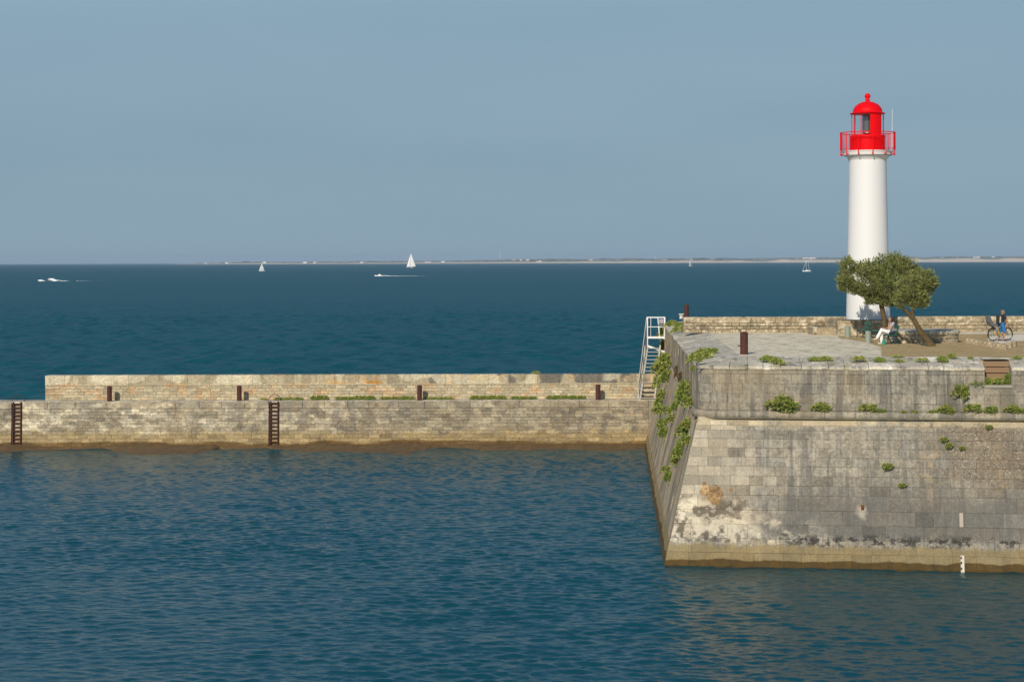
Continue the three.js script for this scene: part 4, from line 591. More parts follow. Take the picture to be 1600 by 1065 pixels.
// ------------------------------------------------------------------ trees
const TAM = [[0.225, 0.26, 0.06], [0.285, 0.305, 0.075], [0.15, 0.19, 0.045], [0.29, 0.29, 0.09]];
const barkTex = dataTex(128, 256, (i, j) => { const n = fbm(i * 0.12, j * 0.03, 4); const c = mixc([124, 104, 66], [78, 64, 42], n); return c; }); const bark = mat(RGB(0.85, 0.85, 0.85), 0.95, { map: barkTex, bumpMap: bumpAt(3), bumpScale: 0.03 });
function tamarisk(name, label, D, trunk, limbs, blobs, seed) { // shapes measured on the photograph, built at depth D with depth of their own
  const t = thing(name, label, 'tree'); const W = (x, y, dz = 0) => at(x, y, D).add(V(0, 0, dz)); const s = D / F;
  const tap = (pts, r0, r1) => { const c = new THREE.CatmullRomCurve3(pts.map((p) => W(...p))), n = 18, g = new THREE.TubeGeometry(c, n, 1, 9); const po = g.attributes.position; for (let i = 0; i <= n; i++) { const ctr = c.getPointAt(i / n), rr = lerp(r0, r1, i / n) * (1 + 0.25 * Math.exp(-i / 1.5)); for (let k = 0; k <= 9; k++) { const q = i * 10 + k, p = V(po.getX(q), po.getY(q), po.getZ(q)).sub(ctr).multiplyScalar(rr * (0.88 + 0.24 * noise(k * 1.7, i * 0.8 + seed))).add(ctr); po.setXYZ(q, p.x, p.y, p.z); } } g.computeVertexNormals(); return g; };
  part('trunk', tap(trunk.pts, trunk.r0, trunk.r1), bark, t);
  for (const l of limbs) part('limb', tap(l.pts, l.r0, l.r1), bark, t);
  const r = rng(seed), pos = [], col = [];
  for (const [bx, by, brx, bry, bz] of blobs) {
    const c = W(bx, by, bz), rx = brx * s * 0.94, ry = bry * s * 0.94, rz = Math.min(rx, ry) * 1.05, sprays = Math.round(80 + 3000 * rx * ry);
    for (let k = 0; k < sprays; k++) {
      const a = r() * 6.283, cz = r() * 2 - 1, sn = Math.sqrt(1 - cz * cz), q = Math.cbrt(0.12 + 0.88 * r()); const o = V(Math.cos(a) * sn, Math.sin(a) * sn, cz); const p = V(c.x + o.x * rx * q, c.y + o.y * ry * q, c.z + o.z * rz * q);
      if (noise(p.x * 2.6 + seed, p.y * 2.6) + noise(p.z * 2.6 + 40, p.y * 2.1 + p.x) < 0.78 && r() < 0.75) continue; const tip = r() < 0.25; if (tip) p.addScaledVector(o, 0.04); const dir = V(o.x * 0.8 + (r() - 0.5) * 0.9, 0.75 + o.y * 0.5 + (r() - 0.5) * 0.6, o.z * 0.8 + (r() - 0.5) * 0.9).normalize(); const L = tip ? 0.24 + 0.22 * r() : 0.12 + 0.2 * r() * r(); const cc = TAM[Math.floor(r() * 4)];
      // a feathery spray: six slim leaflets round a drooping axis
      for (let m = 0; m < 7; m++) { const q0 = p.clone().addScaledVector(dir, L * m / 8), d2 = dir.clone().add(V(r() - 0.5, r() - 0.6, r() - 0.5).multiplyScalar(1.3)).normalize(), l2 = L * (0.35 + 0.3 * r()), side = V(r() - 0.5, r() - 0.5, r() - 0.5).cross(d2).normalize().multiplyScalar(l2 * 0.15), mid = q0.clone().addScaledVector(d2, l2 * 0.45), f = 0.75 + 0.5 * r(); for (const v of [q0, mid.clone().add(side), q0.clone().addScaledVector(d2, l2), q0, q0.clone().addScaledVector(d2, l2), mid.clone().sub(side)]) { pos.push(v.x, v.y, v.z); col.push(cc[0] * f, cc[1] * f, cc[2] * f); } }
    }
  }
  part('crown', geoFrom(pos, null, col), leafMat, t); return t;
}
const gA = onLevel(1383, 524.5, DECK), DA = 117, gB = onLevel(1456, 541, DECK), DB = -gB.z;
tamarisk('tamarisk_tree', 'bushy tamarisk tree with upright trunk in front of the lighthouse', DA,
  { pts: [[1384, 529.6], [1383, 508], [1380, 488], [1376, 471], [1372, 455]], r0: 0.2, r1: 0.11 },
  [{ pts: [[1378, 478], [1366, 458, 0.2], [1348, 444, 0.3], [1330, 436, 0.2]], r0: 0.09, r1: 0.03 }, { pts: [[1376, 470], [1386, 450, -0.3], [1398, 432, -0.2], [1408, 415, 0]], r0: 0.09, r1: 0.03 }, { pts: [[1373, 458], [1364, 440, 0.4], [1360, 425, 0.5]], r0: 0.07, r1: 0.03 }],
  [[1325, 420, 9, 13, 0], [1320, 440, 8, 10, 0.2], [1322, 452, 6, 6, 0], [1340, 448, 10, 9, 0], [1347, 430, 12, 13, 0.3], [1360, 420, 10, 10, 0], [1358, 446, 18, 15, 0.5], [1374, 430, 17, 16, 0.4], [1381, 407, 7, 9, 0], [1392, 415, 13, 13, 0], [1409, 407, 6, 11, 0], [1402, 424, 18, 15, 0.3], [1419, 420, 11, 13, 0], [1386, 450, 22, 17, 0.7], [1408, 448, 17, 15, 0.5], [1362, 464, 9, 7, 0.3], [1398, 468, 12, 8, 0.3], [1376, 460, 14, 8, -0.4], [1427, 434, 8, 11, 0], [1362, 471, 9, 6, 0.3], [1386, 472, 13, 8, 0.4], [1350, 459, 9, 6, 0.2], [1338, 456, 6, 5, 0]], 17);
tamarisk('tamarisk_tree', 'tamarisk tree with long leaning trunk growing beside the low stone platform', DB,
  { pts: [[1457, 542], [1447, 528], [1437, 515], [1430, 502], [1422, 492], [1410, 480], [1404, 468]], r0: 0.19, r1: 0.08 },
  [{ pts: [[1427, 497], [1426, 486], [1427, 474], [1430, 460]], r0: 0.1, r1: 0.05 }, { pts: [[1428, 470], [1438, 458, 0.2], [1448, 448, 0.1]], r0: 0.05, r1: 0.02 }],
  [[1432, 450, 15, 15, 0], [1446, 444, 12, 12, 0.2], [1453, 455, 7, 9, 0], [1441, 433, 9, 8, 0], [1449, 432, 4, 5, 0], [1437, 468, 14, 9, 0.2], [1424, 462, 12, 10, 0.3], [1405, 468, 9, 8, 0], [1418, 446, 12, 12, 0], [1411, 462, 9, 9, 0.2], [1410, 475, 10, 7, 0.1], [1437, 476, 9, 6, 0.2], [1456, 447, 5, 6, 0], [1424, 474, 9, 6, -0.2]], 23);
// ------------------------------------------------------------------ far coast
{
  const D = 18000, U = (x) => at(x, CY, D).x, m1 = D / F; // metres per photograph pixel there
  const crest = [[262, 0.3], [280, 1.6], [320, 2.4], [420, 3.2], [520, 3.4], [600, 3.8], [700, 4.2], [770, 5.6], [850, 6.4], [950, 6.8], [1050, 6.6], [1100, 7.2], [1200, 6.6], [1250, 6.4], [1300, 6.8], [1450, 7.4], [1600, 8.2], [1760, 8]];
  const sand = [[262, 0.3], [420, 1.0], [600, 1.0], [760, 1.6], [900, 2.0], [1000, 3.2], [1150, 2.6], [1200, 1.4], [1230, 3.4], [1330, 3.8], [1450, 4.2], [1600, 4.6], [1760, 4.4]];
  const val = (t, x) => { let k = 0; while (k < t.length - 2 && x > t[k + 1][0]) k++; return lerp(t[k][1], t[k + 1][1], clamp((x - t[k][0]) / (t[k + 1][0] - t[k][0]))); };
  const P = [], C = [], I = [], n = 520, rowsN = 5;
  for (let i = 0; i <= n; i++) { const x = lerp(262, 1760, i / n), hs = val(sand, x) * (0.55 + 1.1 * fbm(x * 0.03, 1, 4)), hc = Math.max(hs + 0.4, val(crest, x) * (0.85 + 0.55 * fbm(x * 0.05, 5, 4))); const X = U(x);
    const c1 = [0.75, 0.58, 0.38], c2 = mixc([0.3, 0.26, 0.17], [0.16, 0.16, 0.1], fbm(x * 0.08, 9, 3));
    for (const [h, z, c] of [[-3, 0, c1], [hs * m1 * 0.55, -120, c1], [hs * m1, -300, c1], [hs * m1 + 1, -340, c2], [hc * m1, -1500, c2], [hc * m1 * 0.8, -4000, c2]]) { P.push(X, h, -D + z); C.push(...c); } }
  for (let i = 0; i < n; i++) for (let k = 0; k < 5; k++) { const a = i * 6 + k, b = a + 6; I.push(a, b, a + 1, b, b + 1, a + 1); }
  struct('far_coast', geoFrom(P, null, C, true, I), new THREE.MeshStandardMaterial({ vertexColors: true, roughness: 1 }));
  // woods on the far shore, one mass
  const r = rng(301), ico = new THREE.IcosahedronGeometry(1, 1); const po = ico.attributes.position; const cnt = 420, im = new THREE.InstancedMesh(ico, mat(RGB(0.07, 0.09, 0.05), 1), cnt), mm = new THREE.Matrix4();
  for (let k = 0; k < cnt; k++) { let x = 275 + 1480 * r(); const dens = fbm(x * 0.02, 33, 3); if (dens < 0.42 && r() < 0.7) x = 1000 + 750 * r(); const h = val(crest, x) * m1, s = 3 + 14 * r() * r() * fbm(x * 0.06, 3, 3) * 1.6; mm.compose(V(U(x), Math.max(4, h * (0.72 + 0.12 * r())), -D - 700 - 300 * r()), new THREE.Quaternion(), V(s * (1.5 + 2 * r()), s, s * 1.5)); im.setMatrixAt(k, mm); }
  im.name = 'far_woods'; im.userData.kind = 'stuff'; im.userData.label = 'dark line of woods along the far hazy shore'; scene.add(im);
  // white houses
  const wall = mat(RGB(0.8, 0.77, 0.7), 0.9), roof = mat(RGB(0.4, 0.2, 0.13), 0.9);
  const spots = [[312, 1.4], [345, 1.5], [405, 2.2], [470, 2], [485, 2], [560, 2.2], [664, 1.6], [668, 1.6], [690, 2.3], [806, 4.6], [815, 4.9], [826, 5.2], [842, 2.4], [845, 2.5], [870, 5], [930, 4.6], [1002, 4.4], [1014, 4.6], [1046, 3.8], [1049, 4], [1053, 3.9], [1090, 4.8], [1096, 4.9], [1112, 4.2], [1122, 4.3], [1128, 4.3], [1164, 4.6], [1268, 5.4], [1280, 6.4], [1285, 6.8], [1290, 6.8], [1295, 6.4], [1402, 5], [1430, 6], [1509, 6.4], [1530, 7], [1560, 7.2], [1566, 7.1], [1590, 7.4]];
  spots.forEach(([x, h], k) => { const t = thing('far_house', 'tiny pale house with tiled roof on the far hazy shore', 'house', V(U(x), (h - 1.2) * m1, -D + (h > 3 ? -900 : -360)), (k * 0.7) % 1 - 0.5, 'houses on the far shore'); const w = 20 + (k * 7) % 22, hh = 9 + (k * 5) % 6; part('wall', box(w, hh + 6, 12, 0, hh / 2, 0), wall, t); const sh = new THREE.Shape([new THREE.Vector2(-7, 0), new THREE.Vector2(7, 0), new THREE.Vector2(0, 4)]); const g = new THREE.ExtrudeGeometry(sh, { depth: w + 1, bevelEnabled: false }); g.rotateY(Math.PI / 2); g.translate(-w / 2 - 0.5, hh + 3, 0); part('roof', g, roof, t); });
  const tw = (x, top, label, cat, name) => { const t = thing(name, label, cat, V(U(x), 15, -D - 900)); const H = top * m1; part('shaft', bar(V(0, 0, 0), V(0, H, 0), 3.2, 2.6, 10), mat(RGB(0.62, 0.6, 0.56), 0.9), t); return [t, H]; };
  { const [t, H] = tw(780.5, 15, 'tall thin pale mast rising from the far shore', 'mast', 'radio_mast'); part('head', bar(V(0, H, 0), V(0, H + 10, 0), 5, 5, 8), mat(RGB(0.5, 0.48, 0.46), 0.9), t); const [u, H2] = tw(1036, 6.5, 'pale water tower standing above the woods of the far shore', 'water tower', 'water_tower'); part('tank', lathe([[0.1, H2 - 4], [4, H2 - 4], [9, H2 + 3], [9, H2 + 9], [0.1, H2 + 11]], 16), mat(RGB(0.62, 0.58, 0.55), 0.9), u); }
}
// ------------------------------------------------------------------ boats
const sail = mat(RGB(0.82, 0.81, 0.77), 0.8, { side: THREE.DoubleSide }), hullW = mat(RGB(0.8, 0.8, 0.78), 0.4), hullD = mat(RGB(0.04, 0.05, 0.07), 0.4), alu = mat(RGB(0.5, 0.5, 0.5), 0.4, { metalness: 0.5 }), foamMat = mat(RGB(0.85, 0.88, 0.88), 1);
function hullGeo(L, B, H) { // pointed bow at -x, flat stern
  const P = [], n = 14, m = 6, idx = []; for (let i = 0; i <= n; i++) { const t = i / n, w = B / 2 * Math.pow(Math.sin(Math.PI * (0.02 + 0.62 * t)), 0.75), sheer = H * (1.15 - 0.35 * t + 0.2 * t * t); for (let k = 0; k <= m; k++) { const a = -Math.PI / 2 + Math.PI * k / m, y = sheer - (sheer + H * 0.35) * Math.pow(Math.cos(a), 0.6); P.push(-L / 2 + L * t + (k === m / 2 ? 0 : 0) - (1 - t) * (y / H) * L * 0.03, y, Math.sin(a) * w); } }
  for (let i = 0; i < n; i++) for (let k = 0; k < m; k++) { const a = i * (m + 1) + k, b = a + m + 1; idx.push(a, a + 1, b, b, a + 1, b + 1); } for (let i = 0; i < n; i++) { const a = i * (m + 1), b = a + m, c = a + m + 1, d = c + m; idx.push(a, c, b, b, c, d); } const e = n * (m + 1); for (let k = 1; k < m; k++) idx.push(e, e + k, e + k + 1); return geoFrom(P, null, null, true, idx);
}
function sailGeo(a, b, c, belly) { const P = [], n = 10; const pt = (u, v) => { const p = a.clone().multiplyScalar((1 - u) * (1 - v)).addScaledVector(b, u * (1 - v)).addScaledVector(c, v); p.z += belly * Math.sin(Math.PI * u) * Math.sin(Math.PI * Math.min(1, v * 0.9 + 0.1)) * (1 - v * 0.6); return p; }; for (let i = 0; i < n; i++) for (let j = 0; j < n; j++) { const q = [pt(i / n, j / n), pt((i + 1) / n, j / n), pt((i + 1) / n, (j + 1) / n), pt(i / n, (j + 1) / n)]; for (const k of [0, 1, 2, 0, 2, 3]) P.push(q[k].x, q[k].y, q[k].z); } const g = geoFrom(P); const h = g.clone().translate(0, 0, -0.03); return merge([g, h]); }
function yacht(px, py, turn, L, Hm, label, hull, sails) {
  const p = onLevel(px, py, 0); const t = thing('sailboat', label, 'sailboat', V(p.x, 0, p.z), turn); const h = L * 0.085; part('hull', hullGeo(L, L * 0.28, h), hull, t); part('cabin', box(L * 0.32, h * 0.6, L * 0.14, -L * 0.02, h * 1.2, 0), hullW, t);
  const mx = -L * 0.06; part('mast', bar(V(mx, 0, 0), V(mx, Hm, 0), L * 0.016, L * 0.011, 6), sails ? alu : hullW, t); part('boom', bar(V(mx, h * 2, 0), V(L * 0.4, h * 2, 0), L * 0.007), alu, t);
  if (sails) { part('mainsail', sailGeo(V(mx + 0.1, h * 2.2, 0), V(L * 0.4, h * 2.2, 0), V(mx + 0.12, Hm * 0.97, 0), L * 0.05), sail, t); part('jib', sailGeo(V(-L * 0.49, h * 1.5, 0), V(mx + L * 0.02, h * 1.9, 0), V(mx - 0.1, Hm * (sails === 2 ? 0.97 : 0.8), 0), L * 0.06), sail, t); }
  else { part('furled_sail', bar(V(mx, h * 2.25, 0), V(L * 0.38, h * 2.15, 0), L * 0.018, L * 0.012), sail, t); part('forestay', bar(V(-L * 0.48, h, 0), V(mx, Hm * 0.95, 0), L * 0.016, L * 0.012, 6), sail, t); part('mizzen_mast', bar(V(L * 0.3, h * 0.8, 0), V(L * 0.16, Hm * 0.93, 0), L * 0.013, L * 0.01, 6), hullW, t); }
  return t;
}
yacht(409, 423.5, 0.5, 10.5, 15, 'small white sailboat with both sails set on open sea', hullW, 1);
yacht(643, 419, 0.15, 24, 36, 'largest white sailboat with tall sails crossing in front of far shore', hullD, 2);
yacht(1079, 416, 0.95, 17, 27, 'narrow sailboat seen end on with one tall white sail', hullW, 1);
yacht(1261, 424, 0.1, 11.5, 16, 'white sailboat with bare masts and furled sails near the lighthouse', hullW, 0);
function foam(label, cx, cz, len, wid, hgt, n, seed, name = 'wake_foam') { const r = rng(seed), gs = []; for (let k = 0; k < n; k++) { const q = r(), g = new THREE.IcosahedronGeometry(1, 0); const s = wid * (0.12 + 0.3 * r()); g.scale(s * (1.5 + 2 * r()), Math.max(0.12, s * hgt * (1 - q)), s); g.translate(cx + len * q * q * (r() < 0.5 ? 1 : 0.8), hgt * (1 - q) * r() * 1.2, cz + (r() - 0.5) * wid); gs.push(g); } const m = single(name, merge(gs), foamMat, label, 'foam'); m.userData.kind = 'stuff'; delete m.userData.category; return m; }
{
  const p = onLevel(592, 431.3, 0), t = thing('motor_boat', 'white motor launch trailing a long foaming wake', 'motorboat', V(p.x, 0, p.z)); part('hull', hullGeo(9, 2.8, 0.9), hullW, t); part('cabin', box(2.6, 1.1, 1.8, 0.6, 1.4, 0), hullW, t); part('windscreen', box(0.15, 0.7, 1.6, -0.78, 1.7, 0), hullD, t); part('mast', bar(V(1.2, 1.9, 0), V(1.4, 3.4, 0), 0.06), alu, t); part('bow_stripe', box(1.6, 0.35, 1.9, -2.4, 1.05, 0), mat(RGB(0.5, 0.12, 0.05), 0.6), t);
  foam('white wake trailing behind the motor launch', p.x + 6, p.z, 42, 2.2, 0.5, 90, 401);
  const q = onLevel(76, 439, 0), b = thing('speed_boat', 'dark speedboat half hidden in its own white spray', 'speedboat', V(q.x, 0, q.z)); part('hull', hullGeo(6, 2.2, 0.8), hullD, b); part('console', box(0.8, 0.9, 0.9, 0.3, 1.2, 0), hullD, b); part('windscreen', box(0.08, 0.5, 1, -0.15, 1.8, 0), alu, b);
  foam('white burst of spray around the dark speedboat', q.x + 1.2, q.z - 1, 14, 2.4, 1.3, 120, 402, 'sea_spray'); foam('white bow spray ahead of the dark speedboat', q.x - 7.5, q.z - 1.5, 6, 1.8, 0.9, 60, 403, 'sea_spray'); foam('thin old wake line left on the sea by the speedboat', q.x + 22, q.z, 26, 0.4, 0.08, 30, 404);
}
// ------------------------------------------------------------------ benches, bins, bag
const benchGreen = mat(RGB(0.015, 0.12, 0.075), 0.5), iron = mat(RGB(0.02, 0.025, 0.022), 0.6), binMat = mat(RGB(0.24, 0.29, 0.235), 0.6, { bumpMap: bumpAt(2), bumpScale: 0.006 });
function bench(pos, turn, label, sc = 1) { // faces -x, long axis z
  const t = thing('park_bench', label, 'bench', pos, turn); t.scale.setScalar(sc);
  for (let k = 0; k < 4; k++) part('seat_slat', box(0.095, 0.035, 1.6, -0.3 + k * 0.115, 0.45 + 0.008 * Math.abs(k - 1.5), 0), benchGreen, t);
  for (let k = 0; k < 2; k++) { const g = box(0.035, 0.15, 1.6); g.rotateZ(-0.2); g.translate(0.16 + k * 0.05, 0.6 + k * 0.25, 0); part('back_slat', g, benchGreen, t); }
  for (const z of [-0.62, 0.62]) part('leg', merge([tube([V(-0.36, 0.01, z), V(-0.3, 0.12, z), V(-0.33, 0.3, z), V(-0.3, 0.42, z)], 0.028, 14, 6), tube([V(0.3, 0.01, z), V(0.2, 0.14, z), V(0.14, 0.3, z), V(0.12, 0.44, z), V(0.18, 0.66, z), V(0.24, 0.92, z)], 0.028, 18, 6), tube([V(-0.32, 0.42, z), V(-0.1, 0.4, z), V(0.13, 0.43, z)], 0.025, 8, 6), tube([V(-0.31, 0.2, z), V(-0.08, 0.27, z), V(0.17, 0.2, z)], 0.02, 10, 6)]), iron, t);
  return t;
}
const WB = onLevel(1391, 537, DECK); const wTurn = 0.12;
bench(WB.clone(), wTurn, 'green slatted bench under the tree with a woman sitting on it', 1.12);
bench(onLevel(1352, 527, DECK), 0.1, 'empty green slatted bench beside the lighthouse plinth next to the bins', 1.0);
bench(onLevel(1364, 528, DECK), Math.PI - 0.1, 'dark green bench in the tree shadow set back to back with another', 1.0);
function bin(px, py, label) { const p = onLevel(px, py, DECK), t = thing('litter_bin', label, 'bin', p); part('drum', lathe([[0.17, 0], [0.175, 0.03], [0.172, 0.6], [0.18, 0.61], [0.18, 0.65]], 28), binMat, t); part('rim', new THREE.TorusGeometry(0.172, 0.014, 6, 28).rotateX(Math.PI / 2).translate(0, 0.65, 0), binMat, t); part('lid', lathe([[0.175, 0.65], [0.11, 0.672], [0.001, 0.675]], 24), binMat, t); return t; }
bin(1325, 526.5, 'grey green cylindrical litter bin standing against the lighthouse plinth'); bin(1357, 535, 'grey green cylindrical litter bin on the dry grass by the seated woman');
// ------------------------------------------------------------------ people: one smooth skin per body, clothes as children
function skin(f, lo, hi, cell) { // naive surface nets over a distance field
  const nx = Math.ceil((hi.x - lo.x) / cell) + 1, ny = Math.ceil((hi.y - lo.y) / cell) + 1, nz = Math.ceil((hi.z - lo.z) / cell) + 1, v = new Float32Array(nx * ny * nz); let q = 0;
  for (let k = 0; k < nz; k++) for (let j = 0; j < ny; j++) for (let i = 0; i < nx; i++) v[q++] = f(lo.x + i * cell, lo.y + j * cell, lo.z + k * cell);
  const id = new Int32Array(nx * ny * nz).fill(-1), P = [], I = [], at3 = (i, j, k) => (k * ny + j) * nx + i;
  for (let k = 0; k < nz - 1; k++) for (let j = 0; j < ny - 1; j++) for (let i = 0; i < nx - 1; i++) {
    let c = 0, x = 0, y = 0, z = 0; const e = (a, b, d, a2, b2, d2) => { const p = v[at3(i + a, j + b, k + d)], r = v[at3(i + a2, j + b2, k + d2)]; if ((p < 0) !== (r < 0)) { const t = p / (p - r); x += lerp(a, a2, t); y += lerp(b, b2, t); z += lerp(d, d2, t); c++; } };
    const s0 = v[at3(i, j, k)] < 0; let same = true; for (let m = 1; m < 8 && same; m++) if ((v[at3(i + (m & 1), j + ((m >> 1) & 1), k + (m >> 2))] < 0) !== s0) same = false; if (same) continue;
    for (const [a, b] of [[0, 0], [1, 0], [0, 1], [1, 1]]) { e(0, a, b, 1, a, b); e(a, 0, b, a, 1, b); e(a, b, 0, a, b, 1); }
    id[at3(i, j, k)] = P.length / 3; P.push(lo.x + (i + x / c) * cell, lo.y + (j + y / c) * cell, lo.z + (k + z / c) * cell);
  }
  const face = (a, b, c, d, flip) => { if (a < 0 || b < 0 || c < 0 || d < 0) return; flip ? I.push(a, c, b, a, d, c) : I.push(a, b, c, a, c, d); };
  for (let k = 1; k < nz - 1; k++) for (let j = 1; j < ny - 1; j++) for (let i = 1; i < nx - 1; i++) { const s = v[at3(i, j, k)] < 0; if (s !== (v[at3(i + 1, j, k)] < 0)) face(id[at3(i, j - 1, k - 1)], id[at3(i, j, k - 1)], id[at3(i, j, k)], id[at3(i, j - 1, k)], !s); if (s !== (v[at3(i, j + 1, k)] < 0)) face(id[at3(i - 1, j, k - 1)], id[at3(i - 1, j, k)], id[at3(i, j, k)], id[at3(i, j, k - 1)], !s); if (s !== (v[at3(i, j, k + 1)] < 0)) face(id[at3(i - 1, j - 1, k)], id[at3(i, j - 1, k)], id[at3(i, j, k)], id[at3(i - 1, j, k)], !s); }
  return geoFrom(P, null, null, true, I);
}
function capsules(list, k = 0.03) { // [a, b, ra, rb] smooth union
  const L = list.map(([a, b, ra, rb]) => { const d = b.clone().sub(a); return [a.x, a.y, a.z, d.x, d.y, d.z, 1 / Math.max(1e-9, d.lengthSq()), ra, rb]; });
  return (x, y, z) => { let m = 1e9; for (const c of L) { const px = x - c[0], py = y - c[1], pz = z - c[2]; let t = (px * c[3] + py * c[4] + pz * c[5]) * c[6]; t = t < 0 ? 0 : t > 1 ? 1 : t; const ex = px - t * c[3], ey = py - t * c[4], ez = pz - t * c[5], d = Math.sqrt(ex * ex + ey * ey + ez * ez) - (c[7] + (c[8] - c[7]) * t); const h = Math.max(k - Math.abs(m - d), 0) / k; m = Math.min(m, d) - h * h * k * 0.25; } return m; };
}
function bounds(list, pad) { const b = new THREE.Box3(); for (const [a, c, ra, rb] of list) { b.expandByPoint(a); b.expandByPoint(c); } const m = Math.max(...list.map((l) => Math.max(l[2], l[3]))) + pad; b.min.subScalar(m); b.max.addScalar(m); return b; }
function shapeOf(list, cell, k) { const b = bounds(list, cell * 2); return skin(capsules(list, k), b.min, b.max, cell); }
function handCaps(w, dir, palmN, curl) { // wrist, pointing direction, palm normal: palm, four fingers, thumb
  const s = dir.clone().cross(palmN).normalize(), out = []; const K = w.clone().addScaledVector(dir, 0.085); for (let k = 0; k < 4; k++) { const o = (k - 1.5) * 0.021; out.push([w.clone().addScaledVector(s, o * 0.6).addScaledVector(dir, 0.01), K.clone().addScaledVector(s, o), 0.016, 0.013]); let p = K.clone().addScaledVector(s, o), d = dir.clone(); const len = [0.036, 0.042, 0.039, 0.031][k]; for (let m = 0; m < 3; m++) { d = d.clone().addScaledVector(palmN, curl).normalize(); const e = p.clone().addScaledVector(d, len * (m ? 0.75 - 0.1 * m : 1)); out.push([p, e, 0.0095 - m * 0.0008, 0.009 - m * 0.001]); p = e; } }
  let p = w.clone().addScaledVector(dir, 0.025).addScaledVector(s, -0.03), d = dir.clone().multiplyScalar(0.7).addScaledVector(s, -0.6).addScaledVector(palmN, 0.35).normalize(); for (let m = 0; m < 2; m++) { const e = p.clone().addScaledVector(d, 0.038); out.push([p, e, 0.0115, 0.0095]); p = e; d = d.clone().addScaledVector(dir, 0.4).addScaledVector(palmN, 0.3).normalize(); } return out;
}
function headCaps(c, fwd) { // head centre, looking direction
  const up = V(0, 1, 0).addScaledVector(fwd, -fwd.y).normalize(), s = fwd.clone().cross(up).normalize(), P = (f, u, l = 0) => c.clone().addScaledVector(fwd, f).addScaledVector(up, u).addScaledVector(s, l);
  return [[P(-0.025, 0.03), P(0.01, 0.035), 0.09, 0.085], [P(0.035, -0.03), P(0.045, -0.075), 0.062, 0.042], [P(0.09, 0.012), P(0.112, -0.018), 0.01, 0.014], [P(0.085, -0.052, -0.02), P(0.085, -0.052, 0.02), 0.01, 0.01], [P(0, -0.005, 0.082), P(-0.008, -0.035, 0.084), 0.016, 0.011], [P(0, -0.005, -0.082), P(-0.008, -0.035, -0.084), 0.016, 0.011], [P(0.08, 0.028, -0.04), P(0.08, 0.028, 0.04), 0.014, 0.014]];
}
function eyes(c, fwd) { const up = V(0, 1, 0), s = fwd.clone().cross(up).normalize(); return merge([-1, 1].map((k) => { const p = c.clone().addScaledVector(fwd, 0.083).addScaledVector(up, 0.005).addScaledVector(s, 0.031 * k); return new THREE.SphereGeometry(0.011, 8, 6).translate(p.x, p.y, p.z); })); }
const skinTone = mat(RGB(0.42, 0.23, 0.15), 0.6), eyeMat = mat(RGB(0.03, 0.025, 0.02), 0.3);
